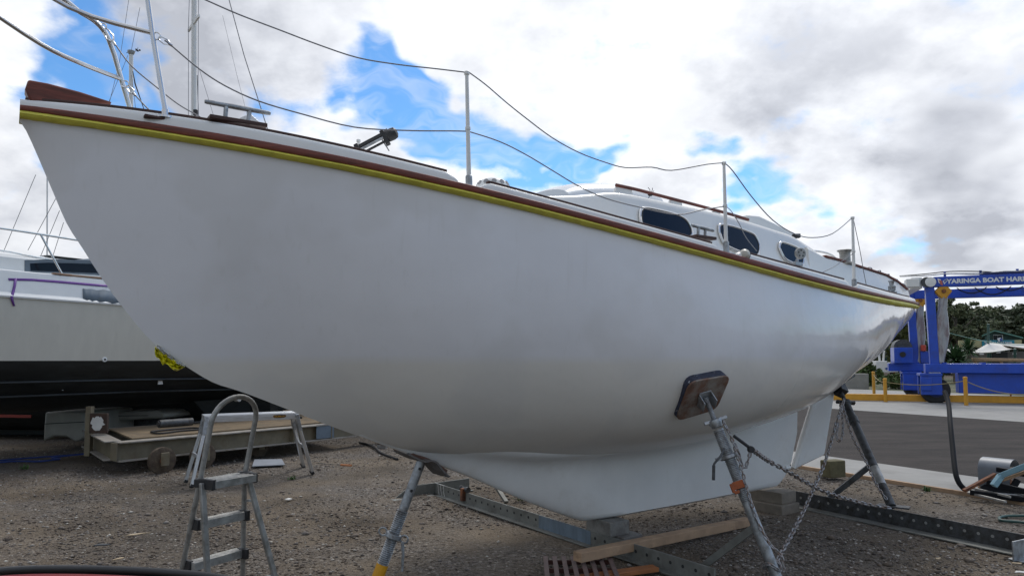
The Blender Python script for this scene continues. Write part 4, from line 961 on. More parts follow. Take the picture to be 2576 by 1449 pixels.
# folded black tripod lying on the foredeck
q0 = at_y(920, 373, bw(2.0, .1, 0).y); q1 = at_y(975, 344, bw(2.0, .1, 0).y); td = (q1 - q0).normalized(); q0 = q0 - td * .22
tp = thing('folded_tripod', 'folded black tripod with silver tubes sticking up from the foredeck', 'tripod', q0)
u_ = td.cross(Vector((0, 1, 0))).normalized()
for k in range(3):
    o_ = u_ * (-.026 + .022 * k) + Vector((0, -.03 if k == 1 else -.015, 0)); mb = MB(); mb.tube([q0 + o_, q1 - td * .03 + o_], .0085, 10).build('leg', M['galv' if k == 1 else 'black'], tp)
mb = MB(); mb.tube([q0 + u_ * .03, q1 - td * .0 + u_ * .03], .014, 10).build('grip', M['black'], tp)
for t in (.45, .95):
    c = q0.lerp(q1, t); mb = MB(); mb.box(c, (.03, .06, .1), Matrix((td, Vector((0, 1, 0)), u_)).transposed()).build('clamp', M['black'], tp, bevel=.006)
mb = MB(); mb.lathe(q1 - td * .02, td, [(.026, 0), (.038, .02), (.041, .055), (.036, .08), (.016, .092)], 14).build('hood', M['black'], tp)
mb = MB(); mb.tube([q1 + td * .02 - u_ * -.05, q1 - td * .03 + u_ * .055 + Vector((0, 0, -.03)), at_y(979, 380, q1.y)], .0045, 6).build('strap', M['galv'], tp)
# ------------------------------------------------------------------ the other yacht on its trailer, behind on the left
Q0 = at_y(0, 748, 9.0); YU = Vector((.54, .842, 0)).normalized(); YV = Vector((-YU.y, YU.x, 0)); SHZ = Q0.z
def yw(t, ins, z): return Vector((Q0.x, Q0.y, 0)) + YU * t + YV * ins + Vector((0, 0, z))
def yp(px, py, ins): return on_plane(px, py, Vector((Q0.x, Q0.y, 0)) + YV * ins, YV)
def ysb(p): q = p - Vector((Q0.x, Q0.y, 0)); return q.dot(YU), q.dot(YV), p.z
yacht = thing('motor_yacht', 'white motor yacht with black bottom, purple tape and a grey primer patch, behind the bow', 'motor yacht', yw(3, 1.7, 0))
M['yacht'] = mat('old white gelcoat', (.57, .545, .475), .5, var=.05, scale=3, bump=.03, col2=(.49, .465, .40), mix=(.55, .8), stretch=(2, 2, .6))
M['yacht_white'] = mat('clean white paint', (.72, .73, .72), .35, var=.04, scale=4, bump=.02)
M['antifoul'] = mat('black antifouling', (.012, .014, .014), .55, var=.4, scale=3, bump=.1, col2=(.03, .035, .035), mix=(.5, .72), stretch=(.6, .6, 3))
def taper(t): return 1 if t < 7.5 and t > -1.5 else 1 - .10 * max(0, t - 7.5) - (.045 * (-1.5 - t) ** 1.6 if t < -1.5 else 0)
def yrows(prof, n=46):
    rows = []
    for t in np.linspace(-5.5, 9.5, n):
        k = max(.03, taper(t)); up = .012 * max(0, 3 - t) ** 1.5 * .25
        r = [(1.7 - (1.7 - i) * k, z + (up if z > 1.6 else 0)) for i, z in prof]
        rows.append([yw(t, i, z) for i, z in r] + [yw(t, 3.4 - i, z) for i, z in reversed(r)])
    return rows
BOT = [(1.7, .70), (1.5, .73), (1.0, .82), (.55, .99), (.28, 1.20), (.14, 1.39), (.10, 1.49)]
TOP = [(.10, 1.49), (.07, 1.7), (.03, 2.0), (.005, SHZ - .012)]
BUL = [(.005, SHZ - .012), (-.022, SHZ - .01), (-.028, SHZ + .012), (.02, SHZ + .06), (.085, 2.62), (.10, 2.665), (.125, 2.68), (.17, 2.68)]
for nm, prof, m in (('bottom', BOT, 'antifoul'), ('topsides', TOP, 'yacht'), ('bulwark', BUL, 'yacht_white')):
    mb = MB(); rows = yrows(prof); 
    if nm == 'bottom': mb.grid(rows)
    else:
        h = len(prof); mb.grid([r[:h] for r in rows]); mb.grid([r[h:] for r in rows])
    if nm != 'bottom':
        a = rows[-1]; mb.grid([a[:len(prof)], a[len(prof):][::-1]])
    mb.build(nm, M[m], yacht, smooth=30)
mb = MB(); mb.grid([[yw(t, 1.7 - (1.7 - .15) * max(.03, taper(t)) * x, 2.675 + .03 * (1 - x * x) + .003 * max(0, 3 - t) ** 1.5) for x in np.linspace(1, -1, 7)] for t in np.linspace(-5.5, 9.5, 30)]).build('deck', M['yacht_white'], yacht)
# cabin with a long dark window in a grey blue primed surround
ci = .42
def cabp(px, py): return yp(px, py, ci)
t0, t1 = -2.2, 6.5
ctop = ysb(cabp(100, 651))[2]; cbot = 2.66
mb = MB(); rows = []
for t in [t0, t0 + .5] + list(np.linspace(t0 + .8, t1, 20)):
    f = min(1, (t - t0) / .9); zt = cbot + (ctop - cbot) * (.3 + .7 * f)
    r = [(ci, cbot), (ci, cbot + (zt - cbot) * .9), (ci + .03, zt), (ci + .25, zt + .07), (1.7, zt + .12)]
    rows.append([yw(t, i, z) for i, z in r] + [yw(t, 3.4 - i, z) for i, z in reversed(r[:-1])])
mb.grid(rows); n = len(rows[0]); mb.f.append(tuple(range(n))); mb.f.append(tuple((len(rows) - 1) * n + i for i in range(n)))
yc = mb.build('cabin', M['yacht_white'], yacht, smooth=30)
def flat_on(name, m, px_pts, ins, parent, th=.004):
    mb = MB(); mb.prism([yp(x, y, ins) for x, y in px_pts], YV * th); return mb.build(name, m, parent)
M['primer'] = mat('grey blue primer', (.13, .165, .20), .7, var=.18, scale=5)
pr_ = flat_on('primer_band', M['primer'], [(62, 655), (120, 652), (235, 655), (330, 657), (330, 700), (240, 692), (150, 687), (62, 684)], ci - .006, yc)
flat_on('window', M['glass'], [(76, 663), (120, 661), (235, 664), (320, 667), (320, 694), (242, 687), (150, 684), (77, 681)], ci - .011, yc)
mb = MB(); a, c = yp(150, 691, .13), yp(330, 706, .13); mb.bar(a, c, .05, .025).build('toe_rail', mat('pale varnished teak', (.33, .20, .12), .6, var=.2), yacht, bevel=.004)
a = ysb(yp(205, 640, .9)); mb = MB(); rows = []
for i, x in enumerate(np.linspace(-.25, 2.2, 12)):
    h = .09 * min(1, (x + .25) * 2.4 + .12); rows.append([yw(a[0] + x, .9 + w * .4, ctop + .05 + (h if abs(w) < 1 else 0)) for w in (-1, -.8, 0, .8, 1)])
mb.grid(rows).build('hatch', M['primer'], yc)
mb = MB(); rows = [[yw(a[0] + x - .6, .6 + w, ctop + .03 + .07 * (1 - abs(w - .5) ** 3)) for w in (0, .1, .5, .9, 1.0)] for x in np.linspace(0, 3, 6)]
mb.grid(rows).build('coachroof', M['yacht_white'], yc)
def on_bul(px, py, lift=.006):
    ins = .05
    for _ in range(8):
        p = yp(px, py, ins); z = p.z
        ins = np.interp(z, [1.49, 1.7, 2.0, SHZ - .012, SHZ + .012, SHZ + .06, 2.62], [.10, .07, .03, .005, -.028, .02, .085]) - lift
    return yp(px, py, ins)
M['purple'] = mat('purple tape', (.16, .055, .30), .5, var=.12, scale=20)
def band_on(name, m, top, bot, parent, lift=.006, group=None):
    mb = MB(); n = len(top); mb.grid([[on_bul(*top[i], lift), on_bul(*bot[i], lift)] for i in range(n)]); o = mb.build(name, m, parent)
    s_ = o.modifiers.new('thickness', 'SOLIDIFY'); s_.thickness = .003; return o
band_on('tape_strip', M['purple'], [(20, 700), (80, 701), (160, 707), (240, 714), (300, 718)], [(22, 706), (80, 707), (160, 713), (240, 720), (300, 724)], yacht)
band_on('tape_strip', M['purple'], [(36, 700), (33, 720), (28, 738), (26, 747), (27, 755), (33, 770)], [(43, 700), (40, 720), (36, 738), (33, 747), (34, 755), (38, 770)], yacht, .010)
rr_ = random.Random(4); tp_, bp_ = [], []
for i in range(15):
    x = 209 + i * 8; tp_.append((x + rr_.uniform(-2, 2), 727 + i * .5 + rr_.uniform(-1.5, 1.5))); bp_.append((x + rr_.uniform(-2, 2), 753 + i * 1.0 + rr_.uniform(-2, 3)))
band_on('primer_patch', M['primer'], tp_, bp_, yacht, .005)
mb = MB(); c = on_bul(262, 904, 0); mb.lathe(c - YV * .0, -YV, [(.035, 0), (.035, .02), (.02, .025)], 14); so = mb.build('skin_fitting', M['white_paint'], yacht)
mb = MB(); mb.lathe(c - YV * .0245, -YV, [(.016, 0), (.016, .002)], 10).build('drain_hole', M['hole'], so)
c = yp(405, 963, .32); mb = MB(); mb.prism([yp(399, 957, .31), yp(408, 956, .31), yp(410, 966, .31), yp(398, 967, .31)], YV * .02).build('pale_patch', M['paper'], yacht)
# rails
mb = MB(); r0 = [yp(-160, 556, .12), yp(-60, 566, .12), yp(0, 574, .12), yp(100, 589, .12), yp(195, 604, .12), yp(330, 624, .12)]; mb.tube(smooth_path(r0, 3), .016, 10); yr = mb.build('guard_rail', M['steel'], yacht)
mb = MB(); mb.tube([yp(102, 590, .12), yp(155, 688, .12)], .014, 10).build('rail_post', M['steel'], yr)
mb = MB(); mb.tube([yp(-120, 572, .12), yp(-80, 668, .12)], .014, 10).build('rail_post', M['steel'], yr)
mb = MB(); mb.tube(smooth_path([yp(-160, 616, .5), yp(0, 630, .5), yp(60, 641, .5), yp(110, 650, .5), yp(150, 657, .5)], 3), .013, 10).build('guard_rail', M['steel'], yacht)
mb = MB(); c = yp(152, 690, .13); mb.bar(c - YU * .10, c + YU * .13, .08, .02).build('rail_foot', mat('teak pad', (.36, .22, .14), .6), yr, bevel=.004)
for z0_, i0, w_ in ((1.20, .28, .02), (1.0, .54, .022)):
    mb = MB(); mb.tube([yw(t, i0 - .004 + .00 * t, z0_ - .012 * max(0, t - 2)) for t in np.linspace(-3.5, 7.3, 24)], w_, 6)
    mb.build('bottom_strake', mat('worn antifouling', (.020, .024, .026), .6, var=.7, scale=3) if z0_ > 1.1 else bpy.data.materials['worn antifouling'], yacht, smooth=60)
for px, py in ((158, 975), (602, 1005)):
    c = yp(px, py, .45); mb = MB(); mb.lathe(c, -YV, [(.04, -.1), (.04, .0), (.02, .012)], 8).build('pale_patch', M['paper'], yacht)
# props between hull and trailer are part of the trailer; a stub keel, widened to fill the shade, rests on it
mb = MB(); mb.prism([yw(3.6, 1.3, .76), yw(9, 1.3, .76), yw(9, 1.35, .46), yw(3.9, 1.35, .46)], YV * .8).build('shade_skeg', M['antifoul'], yacht, bevel=.02)

# ---- steel trailer
M['worn_lit_flange'] = mat('worn and lit flange paint', (.30, .275, .24), .75, .1, var=.25, scale=7, bump=.15, col2=(.18, .14, .09), mix=(.5, .72))  # worn paint, with the light on the flanges put into its paler colour
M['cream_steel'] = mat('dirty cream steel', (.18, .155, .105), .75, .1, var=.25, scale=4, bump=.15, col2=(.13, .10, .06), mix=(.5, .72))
C0 = at_y(288, 1162, 9.1); zb = C0.z; zt_ = at_y(288, 1112, 9.1).z; W1 = Vector((at_z(787, 1108, zb) - C0)); W1.z = 0; L1_ = W1.length; W1.normalize(); W2 = at_z(200, 1109, zb) - C0; W2.z = 0; W2.normalize()
tr = thing('boat_trailer', 'low cream steel beam trailer on small iron wheels under the black bottomed yacht', 'trailer', (C0.x, C0.y, 0))
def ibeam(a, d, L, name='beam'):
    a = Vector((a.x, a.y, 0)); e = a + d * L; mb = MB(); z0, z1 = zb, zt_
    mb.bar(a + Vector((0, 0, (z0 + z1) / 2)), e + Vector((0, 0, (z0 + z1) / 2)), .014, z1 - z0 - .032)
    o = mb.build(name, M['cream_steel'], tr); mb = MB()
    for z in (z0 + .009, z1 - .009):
        mb = MB(); mb.bar(a + Vector((0, 0, z)), e + Vector((0, 0, z)), .20, .018).build('flange', M['worn_lit_flange'], o, bevel=.003)
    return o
NI = Vector((-W1.y, W1.x, 0))
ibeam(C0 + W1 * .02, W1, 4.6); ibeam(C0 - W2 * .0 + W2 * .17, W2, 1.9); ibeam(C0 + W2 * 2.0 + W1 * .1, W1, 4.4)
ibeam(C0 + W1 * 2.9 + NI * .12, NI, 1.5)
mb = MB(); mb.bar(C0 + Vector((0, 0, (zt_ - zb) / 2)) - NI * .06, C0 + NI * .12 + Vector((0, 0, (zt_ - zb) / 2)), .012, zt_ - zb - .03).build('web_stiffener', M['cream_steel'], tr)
for t in (2.62, 3.35):
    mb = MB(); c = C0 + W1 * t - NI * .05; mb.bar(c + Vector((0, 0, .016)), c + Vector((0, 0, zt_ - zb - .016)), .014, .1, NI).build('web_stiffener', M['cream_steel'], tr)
k = C0 + W1 * 3.05 - NI * .085; mb = MB(); mb.prism([k + Vector((0, 0, .03)), k + W1 * .35 + Vector((0, 0, .03)), k + W1 * .35 + Vector((0, 0, .26)), k + Vector((0, 0, .26))], NI * -.004).build('stencil_patch', M['primer'], tr)
# sandy plywood deck
mb = MB(); a = C0 + W1 * .25 + NI * .1; mb.prism([Vector((p.x, p.y, zt_ + .002)) for p in (a, a + W1 * 3.6, a + W1 * 3.6 + W2 * 1.7, a + W2 * 1.7)], (0, 0, .02)).build('deck_board', mat('sandy board', (.20, .145, .085), .9, var=.2, scale=5, bump=.15, col2=(.13, .10, .065)), tr)
def wheel(c, ax, r, w, name, parent, m=M['cream_steel']):
    mb = MB(); ax = ax.normalized(); mb.lathe(c - ax * w / 2, ax, [(r * .82, 0), (r, .012), (r, w - .012), (r * .82, w)], 28); o = mb.build(name, m, parent, smooth=30)
    mb = MB(); mb.lathe(c - ax * (w / 2 + .03), ax, [(r * .22, 0), (r * .28, .01), (r * .28, w + .05), (r * .22, w + .06)], 14).build('hub', M['rust'], o)
    return o
M['wheel_iron'] = mat('rusty wheel iron', (.105, .08, .055), .85, .1, var=.35, scale=14, bump=.3, col2=(.06, .04, .028))
for (px, py) in ((417, 1194), (520, 1180), (660, 1150)):
    g = at_z(px, py); g = g + NI * .12; wheel(g + Vector((0, 0, .175)), NI, .175, .09, 'wheel', tr, M['wheel_iron'])
    mb = MB(); mb.box(g + Vector((0, 0, .20)) - NI * .09, (.10, .03, .17), Matrix.Rotation(math.atan2(W1.y, W1.x), 3, 'Z')).build('axle_bracket', M['cream_steel'], tr, bevel=.004)
M['dark_board'] = mat('dark brown board', (.055, .032, .022), .8, var=.35, scale=12)
# post with white sprayed pad board
P0 = C0 + W2 * 1.15; P0 = Vector((P0.x, P0.y, 0)); bx = at_y(248, 1064, P0.y)
mb = MB(); mb.box((bx.x - .16, P0.y + .05, (zb + .75) / 2 + .02), (.08, .08, .70)).build('post', M['cream_steel'], tr, bevel=.004)
mb = MB(); mb.box((bx.x + .02, P0.y - .02, bx.z), (.25, .05, .28)).build('pad_board', M['dark_board'], tr, bevel=.008)
r_ = random.Random(3); ol = [(bx.x + .015 + (.095 + r_.uniform(-.03, .02)) * math.cos(a), P0.y - .048, bx.z + .01 + (.095 + r_.uniform(-.03, .025)) * math.sin(a)) for a in np.linspace(0, 6.283, 22)[:-1]]
mb = MB(); mb.prism(ol, (0, -.003, 0)).build('paint_splash', M['paper'], tr)
# hoses and a pipe lying on the trailer
def on_deck(px, py, z=None): return at_z(px, py, (zt_ + .04) if z is None else z)
mb = MB(); mb.tube(smooth_path([on_deck(380, 1086), on_deck(400, 1090), on_deck(450, 1084), on_deck(505, 1079), on_deck(480, 1076), on_deck(400, 1083), on_deck(380, 1086)], 5), .014, 8)
tag(mb.build('hose', M['black_rubber'], smooth=60), 'black hose looped on the sandy deck of the cream trailer', 'hose')
mb = MB(); mb.tube(smooth_path([on_deck(420, 1068), on_deck(500, 1062), on_deck(600, 1056), on_deck(690, 1052), on_deck(760, 1050)], 5), .02, 8)
tag(mb.build('cable', M['black_rubber'], smooth=60), 'dark cable stretched along the back of the cream trailer deck', 'cable')
p = at_y(400, 1066, 10.4); mb = MB(); mb.tube([p, p + W1 * .5], .06, 16); mb.lathe(p - W1 * .02, W1, [(.04, 0), (.04, .03)], 14)
tag(mb.build('steel_pipe', M['dark_galv']), 'short dark pipe lying across the back of the cream trailer', 'pipe')
M['shade_white'] = mat('shaded white gelcoat', (.33, .32, .285), .5, var=.12, scale=5)  # white gelcoat, with the shade under the yacht put into its colour
# white fibreglass shapes beyond the trailer
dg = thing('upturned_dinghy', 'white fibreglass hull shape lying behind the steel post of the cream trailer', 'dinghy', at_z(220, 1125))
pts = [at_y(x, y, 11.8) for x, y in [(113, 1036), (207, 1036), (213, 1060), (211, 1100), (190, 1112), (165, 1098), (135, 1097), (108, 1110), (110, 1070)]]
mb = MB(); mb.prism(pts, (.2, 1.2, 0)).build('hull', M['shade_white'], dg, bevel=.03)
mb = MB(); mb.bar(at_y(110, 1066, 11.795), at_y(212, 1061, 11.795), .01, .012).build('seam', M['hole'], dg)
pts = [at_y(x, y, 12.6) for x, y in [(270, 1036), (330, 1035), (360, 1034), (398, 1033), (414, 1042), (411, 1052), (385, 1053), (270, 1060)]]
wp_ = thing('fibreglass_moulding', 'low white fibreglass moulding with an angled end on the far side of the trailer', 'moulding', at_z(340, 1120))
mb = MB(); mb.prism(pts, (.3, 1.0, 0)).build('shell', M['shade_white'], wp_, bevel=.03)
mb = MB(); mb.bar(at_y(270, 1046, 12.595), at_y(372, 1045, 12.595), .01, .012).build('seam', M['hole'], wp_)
mb = MB(); mb.box(at_y(340, 1085, 13.2), (1.2, .2, .55)); mb.build('stand', M['dark_galv'], wp_)
# blue ropes, a grey sheet
M['blue_rope'] = mat('blue rope', (.02, .045, .19), .7, var=.2, scale=40)
mb = MB(); mb.tube(smooth_path([at_z(x, y, .012) for x, y in [(-30, 1160), (40, 1154), (110, 1149), (180, 1144), (235, 1139)]], 5), .012, 8)
tag(mb.build('blue_rope', M['blue_rope']), 'blue rope stretched over the gravel at left, upper of two', 'rope', 'blue ropes on the gravel')
mb = MB(); mb.tube(smooth_path([at_z(x, y, .012) for x, y in [(-30, 1166), (30, 1160), (100, 1160), (135, 1156), (150, 1154), (130, 1151), (160, 1147), (210, 1143)]], 5), .014, 8)
tag(mb.build('blue_rope', M['blue_rope']), 'blue rope with a kink on the gravel at left, lower of two', 'rope', 'blue ropes on the gravel')
a = [at_z(x, y, .03) for x, y in [(634, 1174), (717, 1170), (709, 1156), (640, 1157)]]
mb = MB(); mb.prism(a, (0, 0, .012)); tag(mb.build('grey_sheet', mat('grey sheet', (.26, .28, .31), .5, var=.15), bevel=.002), 'flat grey sheet lying on gravel under the trailer behind the ladder', 'sheet')
mb = MB(); mb.tube(smooth_path([at_z(x, y, .03) for x, y in [(1000, 1175 - 20), (960, 1140), (945, 1127), (925, 1118), (905, 1113)]], 4), .02, 8)
tag(mb.build('hose', M['black_rubber']), 'thin dark hose end on gravel beyond the bow prop', 'hose')
# rubble heap beyond the bow
rb = random.Random(9)
mb = MB()
for i in range(26):
    g = at_z(rb.uniform(955, 1020), rb.uniform(1108, 1128)); sz = rb.uniform(.03, .09); bmv = [Vector((rb.uniform(-1, 1), rb.uniform(-1, 1), rb.uniform(-.6, .6))).normalized() * sz for _ in range(8)]
    mb.box(g + Vector((0, 0, sz * .35)), (sz * 1.3, sz, sz * .8), Matrix.Rotation(rb.random() * 3, 3, Vector((rb.random(), rb.random(), 1)).normalized()))
tag(mb.build('rubble', M['block'], bevel=.004), kind='stuff')

# ------------------------------------------------------------------ step ladder and work platform
LW = Vector((.51, .86, 0)) * .325
lad = thing('step_ladder', 'aluminium step ladder with a hooped hand rail standing in front of the bow', 'ladder', at_z(540, 1486))
yl = 4.3
FR_b, FR_h = at_z(443, 1506, .005), at_y(502, 1216, yl - .03)
FR_t = at_y(531, 1065, yl - .06); RR_h = at_y(509, 1214, yl - .06); RR_b = at_z(527, 1528, .005); FRF, RRF = at_z(610, 1468, .005), at_z(701, 1484, .005)
def ladder_rail(a, b, m, w=.034, t=.022, name='rail', par=None):
    mb = MB(); mb.bar(a, b, t, w, LW); return mb.build(name, m, par or lad, bevel=.004)
for k in (0, 1):
    o_ = LW * k; fb, rb_ = (FR_b, RR_b) if k == 0 else (FRF, RRF)
    mb = MB(); mb.tube([fb, FR_h + o_], .0165, 14).build('front_rail', M['alu'], lad)
    mb = MB(); mb.bar(rb_, RR_h + o_, .024, .034, LW).build('rear_leg', M['alu'], lad, bevel=.004)
    for p in (fb, rb_):
        mb = MB(); mb.lathe(p - Vector((0, 0, .004)), (0, 0, 1), [(.024, 0), (.024, .04), (.02, .05)], 12).build('rubber_foot', M['black_rubber'], lad)
    mb = MB(); mb.box(FR_h + o_ + (RR_h - FR_h) * .5 + Vector((0, 0, .002)), (.075, .035, .05)).build('hinge_bracket', M['black'], lad, bevel=.006)
a = FR_h; pts = [FR_h, FR_t]; e_ = FR_t + LW; f_ = FR_h + LW; top_ = at_y(590, 997, yl + .1).z
ctr = FR_t + LW * .5; hgt = top_ - FR_t.z
sh = (FR_t - FR_h); sh = sh * (1 / sh.z)
arc = [ctr - LW * .5 * math.cos(a) + sh * (hgt * math.sin(a)) for a in np.linspace(0, math.pi, 17)]
mb = MB(); mb.tube([FR_h, FR_t] + arc[1:-1] + [e_, f_], .0162, 14).build('hoop', M['alu'], lad, smooth=60)
fwd = Vector((LW.y, -LW.x, 0)).normalized()
for (t, dep, nm, th) in ((1.0, .17, 'top_step', .045), (.655, .08, 'tread', .05), (.30, .08, 'tread', .05)):
    p = FR_b.lerp(FR_h, t); p2 = FRF.lerp(FR_h + LW, t); LT = (p2 - p); LT.z = 0; c = (p + p2) / 2 + fwd * (dep * .28)
    mb = MB(); mb.box(c, (LT.length - .03, dep, th), Matrix((LW.normalized(), fwd, Vector((0, 0, 1)))).transposed())
    for g in range(4): mb.box(c + Vector((0, 0, th / 2 + .001)) + fwd * dep * (-.36 + .24 * g), (LT.length - .04, .006, .004), Matrix((LW.normalized(), fwd, Vector((0, 0, 1)))).transposed())
    st_ = mb.build(nm, M['alu'], lad, bevel=.003)
    for k in (.035, .965):
        mb = MB(); mb.box(p.lerp(p2, k) + fwd * (dep * .25), (.028, dep * .9 + .012, th + .016), Matrix((LW.normalized(), fwd, Vector((0, 0, 1)))).transposed()).build('end_bracket', M['black'], st_, bevel=.004)
p = RR_b.lerp(RR_h, .12); mb = MB(); mb.bar(p, RRF.lerp(RR_h + LW, .12), .022, .035).build('rear_brace', M['alu'], lad, bevel=.003)
p = FRF.lerp(FR_h + LW, .78); q = RRF.lerp(RR_h + LW, .78); mb = MB(); mb.bar(p, q, .008, .014).build('spreader', M['galv'], lad)

plat = thing('work_platform', 'low folding aluminium work platform standing behind the step ladder', 'work platform', at_z(620, 1210))
Lf = [at_z(466, 1216), at_z(481, 1229)]; Rf = [at_z(763, 1176), at_z(786, 1193)]
zt2 = .80; Tl = at_z(514, 1052, zt2); Tr = at_z(752, 1043, zt2); pd_ = (Tr - Tl); pd_.z = 0; pdn = pd_.normalized(); pw = Vector((-pdn.y, pdn.x, 0)) * .30
M['bright_alu'] = mat('bright aluminium', (.62, .63, .64), .38, .8, var=.08, scale=8, bump=.03)
mb = MB(); mb.bar(Tl + pw * .5 - Vector((0, 0, .012)), Tr + pw * .5 - Vector((0, 0, .012)), .30, .08)
for k in range(5): mb.bar(Tl + pw * (.1 + .2 * k) + Vector((0, 0, .029)), Tr + pw * (.1 + .2 * k) + Vector((0, 0, .029)), .02, .006)
mb.bar(Tl - pw * .004 + Vector((0, 0, -.008)), Tr - pw * .004 + Vector((0, 0, -.008)), .006, .006); mb.bar(Tl - pw * .004 + Vector((0, 0, .012)), Tr - pw * .004 + Vector((0, 0, .012)), .006, .006)
plank_ = mb.build('plank', M['bright_alu'], plat, bevel=.002)
for T_, feet, sgn in ((Tl, Lf, 1), (Tr, Rf, -1)):
    for k in (0, 1):
        h_ = T_ + pdn * sgn * (.03) + pw * (.06 if k else .94) - Vector((0, 0, .03)); f = feet[k]
        mb = MB(); mb.bar(h_, f + Vector((0, 0, .02)), .036, .072, pw).build('leg', M['bright_alu'], plat, bevel=.003)
        mb = MB(); d_ = (f - h_).normalized(); mb.bar(f - d_ * .05, f + Vector((0, 0, .0)) + Vector((0, 0, .012)), .042, .08, pw).build('rubber_foot', M['black_rubber'], plat, bevel=.004)
        mb = MB(); mb.bar(h_ + Vector((0, 0, .045)), h_ + (f - h_) * .22, .046, .095, pw).build('hinge_plate', M['galv'], plat, bevel=.004)
    a_, c_ = T_.lerp(feet[0], .45) + pw * .5, T_.lerp(feet[1], .45)
    mb = MB(); mb.bar((T_ + pw * .94).lerp(feet[0], .55), (T_ + pw * .06).lerp(feet[1], .55), .02, .04).build('rung', M['bright_alu'], plat)
# maker's badge: yellow letters on a black oval
bc = Tl.lerp(Tr, .785) - pw * .018 - Vector((0, 0, .008)); bl = .155; bh = .042
pts = [bc + pdn * (bl / 2 * (abs(math.cos(a)) ** .6) * (1 if math.cos(a) > 0 else -1)) + Vector((0, 0, bh / 2 * math.sin(a))) for a in np.linspace(0, 6.283, 25)[:-1]]
mb = MB(); mb.prism(pts, pw.normalized() * .004); bd = mb.build('badge', M['black'], plat)
mb = MB(); mb.prism([bc + (p - bc) * 1.08 + pw.normalized() * .003 for p in pts], pw.normalized() * .002).build('badge_rim', M['yellow'], plat)
place_text('badge_lettering', 'GORILLA', bc - pdn * bl * .40 - pw.normalized() * .002, pdn, (0, 0, 1), bl * .8, bh * .55, M['yellow'], bd, .02, .002)

# ------------------------------------------------------------------ masts of boats further back
def mast(px, y, ptop, dia_px, label, parts=True):
    g = at_z(px, 905 + H * F / y); top = at_y(px + (3 if ptop < 0 else 1), ptop, y); r = dia_px / F * y / 2
    t = thing('mast', label, 'mast', (g.x, g.y, 0), 'masts of boats behind')
    mb = MB(); mb.tube([(g.x, g.y, 0), top], [r, r * .96], 16).build('spar', M['white_paint'], t, smooth=60); return t, g, top, r
t1_, g1, top1, r1 = mast(486, 19, -120, 14, 'white mast with short spreaders and thin rigging behind the pulpit')
a = at_y(484, 64, 19); c = at_y(502, 38, 19); mb = MB(); mb.bar(at_y(474, 78, 19.3), at_y(501, 40, 18.7), .05, .10).build('spreader', M['white_paint'], t1_, bevel=.008)
for pts, rr2 in (([(478, -60), (474, 70), (474, 292)], .008), ([(500, -60), (499, 60), (498, 300)], .008), ([(496, 190), (500, 310)], .01), ([(500, 170), (546, 320)], .006)):
    mb = MB(); mb.tube([at_y(x, y, 18.8) for x, y in pts], rr2, 6).build('stay', M['rope'], t1_)
mb = MB(); mb.tube([at_y(560, -80, 16), at_y(576, 0, 16), at_y(614, 140, 16), at_y(672, 322, 16), at_y(690, 380, 16)], .011, 6).build('stay', M['rope'], t1_)
mb = MB(); mb.tube([at_y(560, 40, 18), at_y(596, 190, 18), at_y(632, 330, 18)], .004, 6).build('stay', M['rope'], t1_)
mb = MB(); mb.box(at_y(492, 284, 18.8), (.10, .1, .16)).build('winch_box', M['black'], t1_, bevel=.01)
t2_, g2, top2, r2 = mast(329, 34, 134, 10.5, 'white mast topped by wind instruments, leftmost of the masts')
mb = MB(); mb.lathe(top2 - Vector((0, 0, .1)), (0, 0, 1), [(r2, 0), (r2 * 1.7, .12), (r2 * 1.7, .2), (.04, .24)], 14)
mb.build('mast_head', M['galv'], t2_)
mb = MB(); mb.tube([at_y(318, 134, 34), at_y(348, 128, 34)], .016, 6); mb.tube([at_y(346, 128, 34), at_y(347, 120, 34)], .012, 6)
for a in range(3): mb.lathe(at_y(347, 129, 34) + Vector((.09 * math.cos(a * 2.1), .09 * math.sin(a * 2.1), 0)), (0, 0, 1), [(.03, 0), (.05, .04), (.04, .07)], 8)
mb.build('wind_vane', M['black'], t2_)
mb = MB(); mb.tube([at_y(334, 180, 33.5), at_y(340, 212, 33.5), at_y(362, 275, 33.5)], [.02, .035, .02], 6).build('stay', M['black'], t2_)
for pts in ([(331, 190), (341, 272)], [(330, 0 - 40), (300, 160), (276, 256)], [(352, 20), (330, 130)], [(322, 140), (272, 262)]):
    mb = MB(); mb.tube([at_y(x, y, 33) for x, y in pts], .011, 5).build('stay', M['rope'], t2_)
t3_, g3, top3, r3 = mast(118, 30, 300, 3.5, 'thin faint mast and rigging above the motor yacht rail')
for pts in ([(90, 440), (6, 640)], [(150, 530), (100, 650)], [(160, 560), (128, 660)], [(140, 500), (70, 630)]):
    mb = MB(); mb.tube([at_y(x, y, 28) for x, y in pts], .012, 5).build('stay', M['rope'], t3_)

# dark hull shape added beyond, under and past the yacht to fill the shade
dh = thing('shade_backdrop', 'dark hull shaped backdrop added for the shade behind the black bottomed yacht', 'boat', (-9, 14.3, 0))
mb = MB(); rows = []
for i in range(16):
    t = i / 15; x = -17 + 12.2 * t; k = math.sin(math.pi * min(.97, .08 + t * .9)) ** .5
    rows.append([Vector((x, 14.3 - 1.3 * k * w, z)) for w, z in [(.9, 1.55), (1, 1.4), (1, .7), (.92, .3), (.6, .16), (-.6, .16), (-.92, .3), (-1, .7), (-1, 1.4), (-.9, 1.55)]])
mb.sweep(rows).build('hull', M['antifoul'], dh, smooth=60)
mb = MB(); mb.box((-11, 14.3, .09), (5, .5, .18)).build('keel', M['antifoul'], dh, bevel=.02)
mb = MB(); mb.bar((-13.0, 12.99, .52), (-8.9, 12.99, .46), .03, .05); mb.build('stripe', mat('dull red stripe', (.25, .03, .02), .6), dh)
